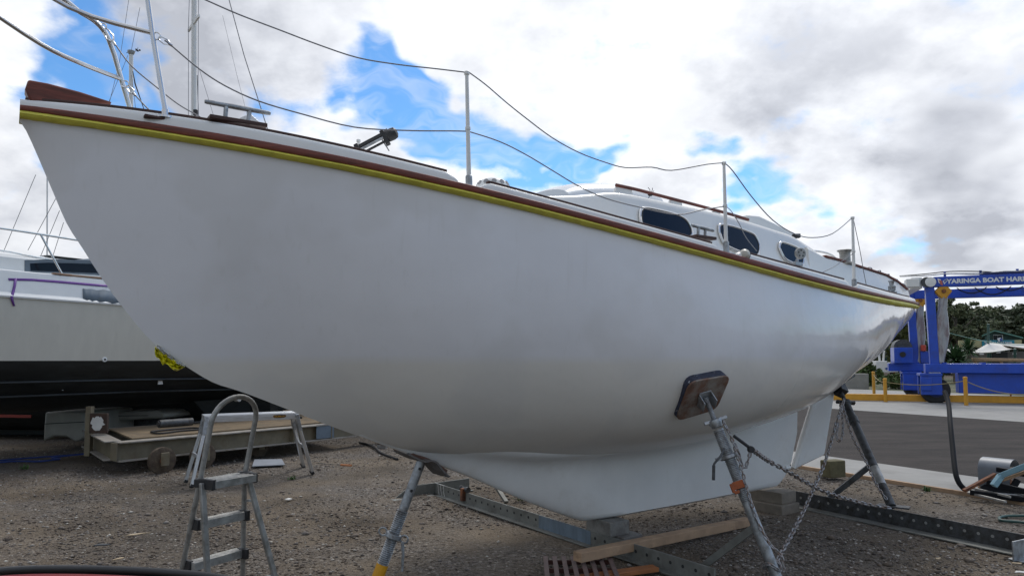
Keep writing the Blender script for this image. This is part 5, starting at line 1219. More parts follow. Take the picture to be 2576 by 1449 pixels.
# red panel with black trim right beside the camera
rp = thing('red_vehicle', 'red vehicle panel with black trim, cut off by the lower left corner', 'vehicle', (-.95, 1.45, 0))
top_c = [(-60, 1452), (0, 1441), (80, 1436), (170, 1435), (260, 1436.5), (350, 1440), (430, 1445), (520, 1453), (600, 1466)]
P = [at_y(x, y, 1.5 - .0002 * (x - 200)) for x, y in [(x, y - 11) for x, y in top_c]]; P = smooth_path(P, 4); rows = []
for p in P: rows.append([p + Vector((0, .02, -.004)), p, p + Vector((0, -.01, -.012)), p + Vector((0, -.05, -.05)), p + Vector((0, -.10, -.16)), Vector((p.x, p.y - .12, .3))])
mb = MB(); mb.grid([[r[2], r[3], r[4], r[5]] for r in rows]).build('panel', mat('red vehicle paint', (.38, .015, .02), .3, var=.05, coat=.4), rp, smooth=60)
mb = MB(); mb.tube([r[1] + Vector((0, 0, -.004)) for r in rows], .0075, 8).build('trim', M['black'], rp, smooth=60)
mb = MB(); mb.grid([[r[5] + Vector((0, .14, 0)), r[0]] for r in rows]).build('inner_panel', M['black'], rp)
# ------------------------------------------------------------------ travel lift
M['lift_red'] = mat('orange red lens', (.45, .06, .03), .4)
M['lift_blue'] = mat('lift blue paint', (.009, .062, .44), .42, var=.14, scale=2.5, bump=.04, col2=(.022, .045, .24), mix=(.52, .72), coat=.15)
M['dark_blue'] = mat('faded dark blue', (.012, .022, .11), .6, var=.2)
LU = Vector((.93, -.367, 0)).normalized(); LV = Vector((-LU.y, LU.x, 0)); LO = at_z(2349, 1014); LO.z = 0
lift = thing('travel_lift', 'tall blue boat travel lift with white lettering, slings and yellow pulley blocks behind the stern', 'travel lift', LO)
def lw(u, v, z): return LO + LU * u + LV * v + Vector((0, 0, z))
RL = Matrix((LU, LV, Vector((0, 0, 1)))).transposed()
def hz(py, v, u=0): return H + (905 - py) / F * lw(u, v, 0).y * 1.0
DW = 4.0
def lbox(name, u0, u1, v0, v1, z0, z1, m='lift_blue', par=None, bev=.02):
    mb = MB(); mb.box(lw((u0 + u1) / 2, (v0 + v1) / 2, (z0 + z1) / 2), (u1 - u0, v1 - v0, z1 - z0), RL); return mb.build(name, M[m], par or lift, bevel=bev)
cw = .40
TB0, TB1 = 4.05, 4.40
for v, py_t, py_b in ((0, 697, 925), (DW, 725, 920)):
    mb = MB(); mb.bar(lw(.08, v, .95), lw(.0, v, TB1 - .02 - (.10 if v else 0)), .26, .28, LU); mb.build('column', M['lift_blue'], lift, bevel=.03)
    lbox('top_beam', .12, 9.5, v - .16, v + .16, TB0 - (.10 if v else 0), TB1 - (.10 if v else 0))
    lbox('base_beam', -.9 if v else -.24, 9.5, v - .2, v + .2, 1.05, 1.37)
    # wheel forks, wheels
    for u in ((-.05,) if v == 0 else (-.05,)):
        lbox('fork', -.42, .22, v - .34, v - .25, .30, .98); lbox('fork', -.42, .22, v + .25, v + .34, .30, .98)
        lbox('fork_crown', -.44, .24, v - .36, v + .36, .95, 1.047)
        c = lw(.05, v, .45); mb = MB(); mb.lathe(c - LV * .17, LV, [(.25, 0), (.41, .01), (.46, .06), (.46, .28), (.41, .33), (.25, .34)], 30); wo = mb.build('wheel', M['black_rubber'], lift, smooth=40)
        mb = MB(); mb.lathe(c - LV * .18, LV, [(.24, 0), (.24, .03), (.12, .05), (.12, .31), (.24, .33), (.24, .36)], 24).build('rim', M['dark_blue'], wo)
zt4 = TB1 - .32
# lettering on the near beam
M['letter'] = mat('white lettering', (.70, .72, .74), .5, var=.05)
tx = lw(.50, -.163, (TB0 + TB1) / 2)
place_text('beam_lettering', 'YARINGA BOAT HARBOUR', tx, LU, (0, 0, 1), 2.86, .165, M['letter'], lift, .045)
M['logo_red'] = mat('logo red', (.45, .12, .10), .5); M['logo_blue'] = mat('logo blue', (.05, .09, .30), .5)
lx = lw(.24, -.163, (TB0 + TB1) / 2)
for pts, m in (([(.0, .12), (.10, .08), (.12, -.10), (.03, -.04)], 'letter'), ([(.04, .06), (.14, .03), (.16, -.14), (.08, -.10)], 'logo_red'), ([(.16, .02), (.30, .10), (.33, .06), (.20, -.10)], 'letter'), ([(.19, .02), (.29, .08), (.30, .05), (.21, -.05)], 'logo_blue')):
    mb = MB(); k = -.004 if m in ('letter',) else -.007; mb.prism([lx + LU * x + Vector((0, 0, z)) for x, z in pts], LV * (k)).build('emblem', M[m], lift)
# white head beam between the two sides
mb = MB(); mb.bar(lw(-.38, -.1, TB0 + .16), lw(-.38, DW + .2, TB0 + .16), .34, .40).build('head_beam', M['white_paint'], lift, bevel=.03)
lbox('head_box', -.72, -.31, -.22, .30, TB0 + .02, TB1 - .04, 'white_paint'); mb = MB(); mb.lathe(lw(.02, -.19, TB0 + .17), -LV, [(.17, 0), (.17, .05), (.13, .06)], 20).build('pin_cap', M['white_paint'], lift)
mb = MB(); mb.lathe(lw(-.10, -.19, TB0 + .17), -LV, [(.18, 0), (.18, .03)], 20).build('grease_plate', M['dark_galv'], lift)
# handrail posts, pipes along the beam tops
for v in (0, DW):
    mb = MB(); mb.tube(smooth_path([lw(u, v + .05 * math.sin(u * 3), zt4 + .46 + .05 * math.sin(u * 2.1 + v)) for u in np.linspace(-.9, 9.3, 14)], 3), .018, 6).build('hydraulic_hose', M['black_rubber'], lift)
    mb = MB(); mb.tube(smooth_path([lw(u, v - .08, zt4 + .40 + .03 * math.sin(u * 3.3 + v)) for u in np.linspace(-.9, 9.3, 14)], 3), .022, 6).build('hydraulic_hose', M['galv'], lift)
    for u in np.linspace(.5, 9, 9):
        mb = MB(); mb.box(lw(u, v, zt4 + .32 + .09), (.07, .07, .18), RL).build('hose_bracket', M['lift_blue'], lift)
    mb = MB(); mb.box(lw(2.2, v, zt4 + .37), (1.2, .2, .10), RL).build('trolley', M['dark_blue'], lift, bevel=.02)
# yellow pulley blocks and bagged slings
for (u, v, s) in ((.42, .0, .9), (.34, DW, .9)):
    c = lw(u, v, TB0 - .16); mb = MB(); q = .27 * s; mb.prism([c + LU * x + Vector((0, 0, z)) - LV * .14 for x, z in [(-q * 1.1, .0), (-q * .25, q), (q * .25, q), (q * 1.1, .0), (q * .3, -q * 1.05), (-q * .3, -q * 1.05)]], LV * .28)
    po = mb.build('pulley_block', M['yellow'], lift, bevel=.03); mb = MB(); mb.lathe(c - LV * .15, -LV, [(.07, 0), (.07, .02)], 12).build('pulley_pin', M['rust'], po)
    mb = MB(); prof = [(TB0 - .36, .14), (TB0 - .8, .14), (TB0 - 1.1, .20), (2.4, .25), (1.95, .21), (1.42, .12)]
    rings = []
    for i, (z, w) in enumerate(prof):
        k = lw(u - .0 - .035 * i, v, z); rings.append([k + LU * (w * math.cos(a)) + LV * (.13 * math.sin(a)) * (1 + .15 * math.sin(3 * a + i)) for a in np.linspace(0, 6.283, 13)[:-1]])
    mb.sweep(rings).build('bagged_sling', mat('grey plastic bag', (.33, .335, .35), .28, var=.25, scale=3, bump=.4, bscale=6, col2=(.20, .15, .155), mix=(.45, .6), stretch=(2, 2, .5)), lift, smooth=60)
# engine and fuel boxes
lbox('tank', .78, 3.0, .02, .55, .36, 1.045); lbox('engine_box', -.72, -.06, DW - .5, DW + .6, 1.375, 2.0)
mb = MB(); c = lw(-.38, DW + .05, 2.0); mb.lathe(c - LV * .4, LV, [(.33, 0), (.33, .9)], 24).build('engine_hood', M['dark_galv'], lift); mb = MB(); mb.lathe(lw(-.42, DW - .505, 1.72), -LV, [(.11, 0), (.11, .02)], 16).build('vent_hole', M['hole'], lift)
lbox('control_box', .25, .6, DW - .2, DW + .2, 1.375, 1.85); lbox('lamp', .26, .44, DW - .3, DW - .15, 1.86, 2.1, 'lift_red' if 'lift_red' in M else 'rust', None, .02)
lbox('drive_box', -.44, -.1, -.40, -.345, .45, .9)
mb = MB(); mb.lathe(lw(-.15, -.25, 1.02), LU, [(.06, 0), (.06, .35)], 12).build('ram', M['alu'], lift)
place_text('column_lettering', 'YARINGA BOAT HARBOUR', lw(-.118, -.04, 3.7), lw(.08, 0, .95) - lw(0, 0, TB1 - .02), -LV, 2.0, .10, M['letter'], lift, .02)

# ------------------------------------------------------------------ dock edge: yellow kerb beam, bollards, rope
ka, kb = at_z(1960, 1006), at_z(2576, 1017.5); kd = (kb - ka).normalized()
mb = MB(); mb.bar(ka - kd * 6 + Vector((0, 0, .16)), kb + kd * 40 + Vector((0, 0, .16)), .22, .24)
tag(mb.build('kerb_beam', M['yellow'], bevel=.02), 'long low yellow kerb beam along the dock edge under the blue lift', 'kerb')
def bollard(px, pyb, h, label):
    g = at_z(px, pyb); t = thing('bollard', label, 'bollard', g, 'yellow bollards along the dock')
    mb = MB(); mb.tube([g, g + Vector((0, 0, h))], .062, 14).build('post', M['yellow'], t); mb = MB(); mb.lathe(g + Vector((0, 0, h)), (0, 0, 1), [(.07, 0), (.07, .03), (.04, .06)], 14).build('cap', M['yellow'], t)
    return g + Vector((0, 0, h - .08))
b1 = bollard(2228, 1012, .80, 'yellow bollard nearer the white rudder, on the near side of the kerb')
b2 = bollard(2431, 1021, .90, 'yellow bollard standing in front of the blue lift tank')
b3 = bollard(2199, 993, .95, 'thin yellow bollard on the far side of the kerb, leftmost of three')
g = at_z(2543, 1000); mb = MB(); mb.tube([g, g + Vector((0, 0, .55))], .03, 10); tag(mb.build('iron_post', M['rust']), 'short thin rusty post at the far right of the dock', 'post')
M['dull_rope'] = mat('dull yellow rope', (.24, .20, .10), .9, var=.2)
for a, c, s_, lb in ((b1, b2, .12, 'rope sagging between the two nearer yellow bollards'), (b2, at_z(2700, 1034) + Vector((0, 0, .75)), .35, 'rope drooping from the right bollard out of frame'), (b3, b1, .1, 'rope between the far bollard and the near left bollard')):
    mb = MB(); mb.tube(catenary(a, c, s_), .014, 6); tag(mb.build('rope', M['dull_rope']), lb, 'rope', 'ropes strung between bollards')
p = at_y(2322, 968, 33); mb = MB(); mb.box(p, (2.4, .6, 1.0)); tag(mb.build('concrete_block', M['concrete'], bevel=.03), None) if False else None
g = at_z(2150, 979); mb = MB(); mb.box(g + Vector((0, .3, .40)), (1.5, .6, .80), Matrix.Rotation(-.2, 3, 'Z'))
tag(mb.build('concrete_wall', mat('stained concrete', (.27, .26, .23), .85, var=.2, scale=2, col2=(.4, .4, .39), mix=(.6, .75)), bevel=.03), 'low stained concrete wall block beyond the yellow kerb, behind the stern stand head', 'wall')

# ------------------------------------------------------------------ trailer with mudguard at the right
M['black_steel'] = mat('black painted steel', (.012, .013, .016), .65, 0, var=.3, scale=5, spec=.12)
ty = 7.6
tr2 = thing('small_trailer', 'small black trailer frame with a grey curved mudguard at the right edge', 'trailer', at_z(2520, 1250))
mb = MB(); rows = []
g0 = at_z(2476, 1232); c0 = at_y(2484, 1215, 8.1); 
def mg(px, py, y): return at_y(px, py, y)
prof = [(2460, 1221), (2461, 1190), (2464, 1165), (2470, 1156), (2478, 1153)]
rows = [[mg(x, y, 7.55) for x, y in prof] + [mg(2500, 1152.5, 7.6), mg(2512, 1154, 7.62)], [mg(x, y, 7.55) + Vector((.30, .42, 0)) for x, y in prof] + [mg(2500, 1152.5, 7.6) + Vector((.30, .42, 0)), mg(2512, 1154, 7.62) + Vector((.30, .42, 0))]]
A_ = at_y(2460, 1222, 7.7); r_ = .17; cx = A_ + Vector((.17, .02, .12))
rings = []
for a in np.linspace(-.25, math.pi + .15, 20):
    rings.append(a)
ax_ = Vector((.60, -.80, 0)); sd_ = Vector((.80, .60, 0))
base = at_y(2460, 1190, 7.85)
pts = []
for a in np.linspace(math.pi + .3, -.2, 20): pts.append((math.cos(a) * .115 + .115, math.sin(a) * .10))
path = [base + Vector((0, 0, -.16)) ] 
mbg = MB(); R_ = []
for (u, z) in [(0, -.14), (0, -.05)] + [(.16 - .16 * math.cos(a), .05 + .12 * math.sin(a)) for a in np.linspace(.1, math.pi - .2, 14)]:
    k = base + sd_ * (u * 1.0) + Vector((0, 0, z)); R_.append([k, k + ax_ * .30, k + ax_ * .30 + sd_ * .004 + Vector((0, 0, -.005)), k + sd_ * .004 + Vector((0, 0, -.005))])
mbg.sweep(R_).build('mudguard', mat('grey plastic', (.17, .19, .215), .45, var=.1), tr2, smooth=50)
wheel(base + sd_ * .17 + ax_ * .16 + Vector((0, 0, -.07)), ax_, .135, .14, 'wheel', tr2, M['black_rubber'])
for (p0, p1, w, h, m, nm) in (((2425, 1234), (2505, 1192), .05, .03, 'rust', 'frame_rail'), ((2508, 1180), (2620, 1200), .05, .05, 'black_steel', 'frame_rail'), ((2482, 1214), (2640, 1250), .05, .06, 'black_steel', 'frame_rail'), ((2440, 1238), (2620, 1262), .05, .05, 'black_steel', 'frame_rail'), ((2560, 1206), (2530, 1256), .05, .05, 'black_steel', 'cross_member')):
    a, c = at_y(*p0, ty), at_y(*p1, ty - .35 if p1[0] > 2550 else ty); mb = MB(); mb.bar(a, c, w, h).build(nm, M[m], tr2, bevel=.004)
a, c = at_y(2436, 1239, 7.65), at_y(2530, 1262, 7.2)
mb = MB(); mb.bar(a, c, .03, .02).build('bright_edge', M['alu'], tr2); mb = MB(); mb.bar(a + Vector((.12, .12, .03)), c + Vector((.12, .1, .03)), .02, .02).build('bright_edge', M['alu'], tr2)
mb = MB(); mb.prism([at_y(2445, 1236, 7.8), at_y(2480, 1216, 7.8), at_y(2640, 1240, 7.6), at_y(2640, 1270, 7.3)], (0, 0, -.02)).build('deck_panel', M['black_steel'], tr2)
mb = MB(); mb.tube([(at_y(2506, 1241, 7.5)), at_y(2660, 1252, 7.3)], .012, 8).build('axle', M['galv'], tr2)
mb = MB(); a, m_, c = at_y(2499, 1222, 7.3), at_y(2518, 1196, 7.3), at_y(2640, 1148, 7.0); 
mb.bar(m_ - (c - m_).normalized() * .01, c, .06, .055); mb.bar(a, m_, .06, .052)
tag(mb.build('blue_timber', mat('pale blue painted timber', (.20, .36, .44), .6, var=.12, scale=10, bump=.1, col2=(.26, .20, .14), mix=(.62, .72)), bevel=.006), 'angled pale blue painted bar resting on the small black trailer', 'bar')
mb = MB(); mb.bar(at_y(2520, 1208, 7.32), at_y(2640, 1165, 7.05), .05, .03); tag(mb.build('brown_batten', M['timber'], bevel=.004), 'worn brown batten under the pale blue bar on the trailer', 'batten')
mb = MB(); mb.tube(smooth_path([at_y(2376, 985, 9.1), at_y(2386, 1015, 8.9), at_y(2391, 1070, 8.5), at_y(2397, 1130, 8.2), at_y(2403, 1185, 7.95), at_y(2412, 1213, 7.85), at_y(2428, 1232, 7.8)], 5), .028, 10)
tag(mb.build('bent_pipe', M['black_steel'], smooth=60), 'tall black pipe bent at its foot, standing at the tip of the small trailer', 'pipe')
mb = MB(); mb.tube(smooth_path([at_z(x, y, .02) for x, y in [(2600, 1297), (2540, 1297), (2518, 1300), (2514, 1304), (2522, 1309), (2560, 1312), (2610, 1318)]], 5), .014, 8)
tag(mb.build('green_hose', mat('green hose', (.025, .07, .06), .5), smooth=60), 'dark green garden hose curling in from the right edge on the dirt', 'hose')
mb = MB(); mb.tube(smooth_path([at_z(x, y, .02) for x, y in [(2528, 1256), (2540, 1247), (2560, 1246), (2590, 1255)]], 5), .03, 8)
tag(mb.build('brown_rope', M['dull_rope'], smooth=60), 'thick brown rope end lying beside the small trailer frame', 'rope')

# ------------------------------------------------------------------ far side: sheds, shop, trees
def far(px, py, y): return at_y(px, py, y)
M['green_wall'] = mat('green cladding', (.045, .095, .085), .6, var=.1, scale=2); M['green_roof'] = mat('green roof', (.10, .24, .19), .5, var=.1, scale=2)
M['cream'] = mat('cream sign', (.42, .38, .20), .6, var=.08); M['teal'] = mat('teal sign', (.01, .22, .30), .5, var=.08); M['sail'] = mat('shade sail', (.62, .60, .56), .7, var=.06, scale=1)
YB = 62.0
shop = thing('sales_building', 'green gabled building with cream and teal sign boards and shade sails, beyond the lift', 'building', far(2500, 945, YB))
pts = [far(2478, 870, YB), far(2478, 845, YB), far(2503, 834, YB), far(2566, 850, YB), far(2566, 870, YB)]
mb = MB(); mb.prism(pts, (4.7, 7, 0)).build('upper_wall', M['green_wall'], shop)
mb = MB(); a, c = far(2502, 833, YB - .6), far(2574, 851, YB - .6); mb.prism([a, c, c + Vector((5.4, 8, 0)), a + Vector((5.4, 8, 0))], (0, 0, .10)).build('roof', M['green_roof'], shop)
mb = MB(); a2 = far(2470, 846, YB - .6); mb.prism([a, a2, a2 + Vector((5.4, 8, 0)), a + Vector((5.4, 8, 0))], (0, 0, .09)).build('roof', M['green_roof'], shop)
mb = MB(); mb.prism([far(x, y, YB - .02) for x, y in [(2498, 842), (2522, 842), (2522, 856), (2498, 856)]], (0, -.06, 0)).build('window_frame', M['white_paint'], shop)
for x0, x1 in ((2499.5, 2509.2), (2510.8, 2520.5)):
    mb = MB(); mb.prism([far(x, y, YB - .1) for x, y in [(x0, 843.5), (x1, 843.5), (x1, 854.5), (x0, 854.5)]], (0, -.03, 0)).build('pane', M['glass'], shop)
mb = MB(); mb.prism([far(x, y, YB - .5) for x, y in [(2412, 856), (2570, 855), (2570, 872), (2412, 874)]], (0, .1, 0)).build('sign_board', M['cream'], shop)
mb = MB(); mb.prism([far(x, y, YB - .52) for x, y in [(2470, 855.5), (2551, 855.5), (2551, 871), (2470, 872)]], (0, -.05, 0)); tb = mb.build('sign_panel', M['teal'], shop)
a, c = far(2476, 862.5, YB - .6), far(2546, 862.5, YB - .6)
place_text('sign_lettering', 'YARINGA BOAT SALES', a, (1, 0, 0), (0, 0, 1), c.x - a.x, 6.4 / F * YB, M['letter'], tb, .03)
mb = MB(); mb.prism([far(x, y, YB - .66) for x, y in [(2508, 851), (2517, 849), (2520, 856), (2512, 859)]], (0, -.02, 0)).build('emblem', M['letter'], shop)
mb = MB(); mb.prism([far(x, y, YB - .69) for x, y in [(2515, 852), (2521, 850), (2522, 857), (2516, 858)]], (0, -.02, 0)).build('emblem', M['logo_blue'], shop)
mb = MB(); mb.prism([far(x, y, YB + .2) for x, y in [(2400, 884), (2640, 884), (2640, 950), (2400, 950)]], (4.1, 6, 0)).build('lower_wall', mat('grey lower wall', (.17, .16, .145), .8, var=.15, scale=1), shop)
mb = MB(); mb.prism([far(x, y, YB) for x, y in [(2497, 886), (2535, 886), (2535, 912), (2497, 912)]], (0, .05, 0)).build('doorway', M['black'], shop)
for x, y in ((2470, 890), (2512, 886), (2553, 890)):
    mb = MB(); mb.prism([far(x - 5, y - 2.5, YB - .8), far(x + 5, y - 2.5, YB - .8), far(x + 5, y + 2, YB - .8), far(x - 5, y + 2, YB - .8)], (0, .04, 0)).build('hanging_sign', M['white_paint'], shop)
def sail(tri, label_, y0=55):
    mb = MB(); a, b, c, d = [far(x, y, yy) for x, y, yy in tri]; n = 8; rows = []
    for i in range(n + 1):
        u = i / n; rows.append([(a.lerp(b, u)).lerp(d.lerp(c, u), v) - Vector((0, 0, .22 * math.sin(math.pi * u) * math.sin(math.pi * v))) for v in np.linspace(0, 1, n + 1)])
    o = mb.grid(rows).build('shade_sail', M['sail'], shop, smooth=60); s_ = o.modifiers.new('thickness', 'SOLIDIFY'); s_.thickness = .03
sail([(2444, 888, 50), (2489, 862, 56), (2562, 876.5, 57), (2490, 887, 48)], '')
sail([(2497, 864, 58), (2560, 874, 54), (2640, 885, 58), (2600, 867, 62)], '')
sail([(2360, 887, 50), (2400, 873, 56), (2425, 882, 58), (2395, 889, 50)], '')
for x, pt_, y in ((2486, 815, 55), (2491, 858, 56), (2553, 877, 50)):
    g = at_z(x, 905 + H * F / y); mb = MB(); mb.tube([(g.x, g.y, 0), far(x, pt_, y)], .09, 10).build('sail_post', M['green_wall'], shop)
mb = MB(); mb.prism([far(x, y, 47) for x, y in [(2448, 900), (2640, 903), (2640, 910), (2448, 909)]], (0, .3, 0))
for x in (2455, 2520, 2590): p = far(x, 906, 47.1); mb.box((p.x, p.y + .05, p.z / 2), (.16, .16, p.z))
tag(mb.build('log_rail', M['timber'], bevel=.05), 'low brown timber rail in front of the shade sails', 'rail')
mb = MB(); mb.tube(catenary(far(2330, 820, 45), far(2640, 866, 60), .5), .03, 6); tag(mb.build('overhead_cable', M['green_roof']), 'thin green cable crossing in front of the trees', 'cable')

# dark green shed left of the lift, ute and red car
sh_ = thing('green_shed', 'dark green shed with a pale roof edge behind the stern', 'shed', far(2262, 936, 85))
mb = MB(); mb.prism([far(x, y, 85) for x, y in [(2214, 862), (2300, 862), (2300, 937), (2214, 937)]], (3, 5, 0)).build('wall', M['green_wall'], sh_)
mb = MB(); mb.prism([far(x, y, 84.6) for x, y in [(2206, 866), (2236, 855), (2304, 855), (2308, 866)]], (3, 6, 0)).build('roof', M['sail'], sh_)
ut = thing('ute_trailer', 'white boxy service trailer with a small emblem parked by the shrubs', 'vehicle', at_z(2230, 945))
yu = 66
mb = MB(); mb.prism([far(x, y, yu) for x, y in [(2203, 908), (2259, 908), (2260, 936), (2203, 938)]], (0, 1.8, 0)).build('body', M['white_paint'], ut, bevel=.05)
mb = MB(); mb.prism([far(x, y, yu - .02) for x, y in [(2226, 926), (2231, 924), (2235, 926), (2230, 931)]], (0, -.03, 0)).build('emblem', M['logo_blue'], ut)
for x in (2214, 2250): wheel(far(x, 937, yu) + Vector((0, .15, 0)), Vector((0, 1, 0)), .32, .22, 'wheel', ut, M['black_rubber'])
mb = MB(); mb.tube([far(2213, 908, yu + .3), far(2211, 885, yu + .3), far(2224, 884, yu + .3), far(2222, 908, yu + .3)], .10, 8).build('frame', M['white_paint'], ut)
rc = thing('red_car', 'small red car mostly hidden under the stern counter', 'car', at_z(2190, 940))
mb = MB(); mb.prism([far(x, y, 74) for x, y in [(2180, 925), (2180, 908), (2190, 897), (2202, 895), (2206, 908), (2207, 928), (2195, 934)]], (0, 1.7, 0)).build('body', mat('red car paint', (.35, .01, .03), .3, coat=.4), rc, bevel=.08)
for x in (2186, 2203): wheel(far(x, 933, 74) + Vector((0, .1, 0)), Vector((0, 1, 0)), .36, .2, 'wheel', rc, M['black_rubber'])
mb = MB(); mb.prism([far(x, y, 73.97) for x, y in [(2188, 906), (2192, 899), (2200, 898), (2203, 906)]], (0, -.02, 0)).build('window', M['glass'], rc)
for i, (px, py) in enumerate(((2360, 903), (2366, 911), (2372, 918))):
    pass
# white boats glimpsed behind the lift
wb = thing('white_boat', 'small white boat glimpsed beside the yucca behind the lift', 'boat', at_z(2385, 943))
p = far(2376, 915, 70.6); mb = MB(); mb.box((p.x, p.y + .3, p.z / 2), (1.2, .6, p.z)); mb.build('cradle', M['dark_galv'], wb)
mb = MB(); mb.prism([far(x, y, 70) for x, y in [(2352, 899), (2400, 898), (2396, 907), (2385, 914), (2356, 915)]], (.5, 1.6, 0)).build('hull', M['white_paint'], wb, bevel=.05)
mb = MB(); mb.prism([far(x, y, 70.3) for x, y in [(2362, 890), (2384, 890), (2390, 898), (2358, 899)]], (.3, 1.2, 0)).build('cabin', M['white_paint'], wb, bevel=.05)

# ------------------------------------------------------------------ trees
def leaf_mat(name, a, b_):
    m = bpy.data.materials.new(name); m.use_nodes = True; N, Lk, b = nodes_of(m)
    g = N.new('ShaderNodeNewGeometry'); mx = N.new('ShaderNodeMix'); mx.data_type = 'RGBA'; mx.inputs['A'].default_value = (*a, 1); mx.inputs['B'].default_value = (*b_, 1)
    Lk.new(g.outputs['Random Per Island'], mx.inputs['Factor']); Lk.new(mx.outputs['Result'], b.inputs['Base Color']); b.inputs['Roughness'].default_value = .7; b.inputs['Specular IOR Level'].default_value = .25
    return m
M['gum'] = leaf_mat('gum leaves', (.06, .078, .042), (.17, .185, .10)); M['gum_dark'] = leaf_mat('dark gum leaves', (.042, .058, .036), (.12, .14, .08)); M['shrub'] = leaf_mat('shrub leaves', (.05, .085, .028), (.11, .15, .05)); M['olive'] = leaf_mat('olive leaves', (.05, .06, .018), (.10, .11, .035)); M['yucca'] = leaf_mat('yucca blades', (.02, .055, .022), (.06, .12, .045))
M['bark'] = mat('gum bark', (.17, .14, .115), .9, var=.3, scale=3, bump=.3, col2=(.09, .075, .06))
def quads_mesh(name, C_, size, rng, m, parent, elong=1.6):
    n = len(C_); d = rng.normal(size=(n, 3)); d /= np.linalg.norm(d, axis=1)[:, None]; e = rng.normal(size=(n, 3)); e -= d * (e * d).sum(1)[:, None]; e /= np.linalg.norm(e, axis=1)[:, None]
    s = size * (.6 + .8 * rng.random(n))[:, None]
    P = np.stack([C_ - d * s * elong / 2, C_ + e * s * .4, C_ + d * s * elong / 2, C_ - e * s * .4], 1).reshape(-1, 3)
    me = bpy.data.meshes.new(name); me.vertices.add(len(P)); me.vertices.foreach_set('co', P.astype(np.float32).ravel()); me.loops.add(len(P)); me.loops.foreach_set('vertex_index', np.arange(len(P), dtype=np.int32))
    me.polygons.add(n); me.polygons.foreach_set('loop_start', np.arange(0, len(P), 4, dtype=np.int32)); me.update()
    return link_mesh(name, me, m, parent)
def tree_proto(seed, h, spread, leaves, leaf, m, trunk_h=.35):
    """unit tree at the origin"""
    rng = np.random.default_rng(seed); t = thing('gum_tree', None, 'tree', (0, 0, 0))
    mb = MB(); r0 = h * .022
    tip = Vector((rng.normal(0, .05) * h, rng.normal(0, .05) * h, h * .82))
    tr_pts = smooth_path([Vector((0, 0, -.2)), Vector((rng.normal(0, .015) * h, 0, h * .3)), Vector((tip.x * .6, tip.y * .5, h * .58)), tip], 4)
    mb.tube(tr_pts, list(np.linspace(r0, r0 * .25, len(tr_pts))), 8)
    centers = []
    for k in range(9):
        z = h * (trunk_h + (.95 - trunk_h) * rng.random()); a = k * 2.4 + rng.normal(0, .3); rr = spread * (.35 + .6 * rng.random()) * (1 - .45 * (z / h - trunk_h) / (1 - trunk_h))
        st0 = Vector((tip.x * z / h, tip.y * z / h, z * .72)); e = Vector((math.cos(a) * rr, math.sin(a) * rr, z))
        mid = st0.lerp(e, .5) + Vector((0, 0, -.03 * h)); p = smooth_path([st0, mid, e], 3); mb.tube(p, list(np.linspace(r0 * .5, r0 * .12, len(p))), 6); centers.append(e)
    mb.build('trunk', M['bark'], t, smooth=60)
    centers += [tip + Vector((0, 0, h * .08)), tip]
    pts = []
    for c in centers:
        for q in range(5):
            cc = np.array(c) + rng.normal(0, spread * .29, 3) * np.array([1, 1, .55]); rad = spread * (.10 + .13 * rng.random())
            k = leaves // (len(centers) * 5); v = rng.normal(size=(k, 3)); v /= np.linalg.norm(v, axis=1)[:, None]; v *= (rng.random(k) ** .45)[:, None]
            pts.append(cc + v * rad * np.array([1.15, 1.15, .65]))
    quads_mesh('crown', np.concatenate(pts), leaf, rng, m, t); return t
protos = [tree_proto(21, 10, 4.0, 4400, .32, M['gum']), tree_proto(22, 9, 4.4, 4600, .32, M['gum_dark'], .25), tree_proto(23, 11, 3.6, 3800, .30, M['gum'], .42), tree_proto(24, 8, 4.2, 4600, .32, M['gum_dark'], .2)]
used = set()
TREES = [  # px, top py, distance, prototype, scale of width, label
    (2412, 728, 70, 2, 1.2, 'tall open crowned gum tree rising behind the hanging sling of the lift'),
    (2350, 752, 76, 0, 1.2, 'gum tree behind the near lift column'),
    (2310, 775, 78, 1, 1.1, 'dense gum tree behind the far lift column'),
    (2455, 790, 84, 3, 1.2, 'low rounded gum tree between the sling and the shop gable'),
    (2490, 768, 88, 0, 1.1, 'ragged gum tree standing right behind the flag pole of the shop'),
    (2535, 760, 90, 2, 1.15, 'gum tree rising above the right slope of the shop roof'),
    (2580, 752, 86, 1, 1.3, 'dark gum tree cut by the right frame edge'),
    (2430, 772, 92, 1, 1.4, 'dark gum tree further back, right of the sling'),
    (2515, 790, 80, 3, 1.5, 'bushy gum tree just behind the shop roof ridge'),
    (2555, 795, 78, 3, 1.5, 'bushy low gum tree behind the right end of the shop'),
    (2385, 785, 74, 3, 1.4, 'bushy gum tree filling the gap behind the sling'),
    (2275, 800, 72, 3, 1.3, 'low gum tree behind the dark green shed'),
    (2610, 770, 88, 0, 1.4, 'gum tree beyond the right frame edge, its side just showing')]
for px, pt_, y, k, ws, lb in TREES:
    g = at_z(px, 905 + H * F / y); hh_ = H + (905 - pt_) / F * y
    o = protos[k] if k not in used else copy_tree(protos[k])
    used.add(k); base_h = (10, 9, 11, 8)[k] * 1.06; s_ = hh_ / base_h
    o.location = (g.x, g.y, 0); o.scale = (s_ * ws, s_ * ws, s_); o.rotation_euler = (0, 0, random.uniform(0, 6.28)); o['label'] = lb; o['group'] = 'gum trees beyond the yard'; o['category'] = 'tree'
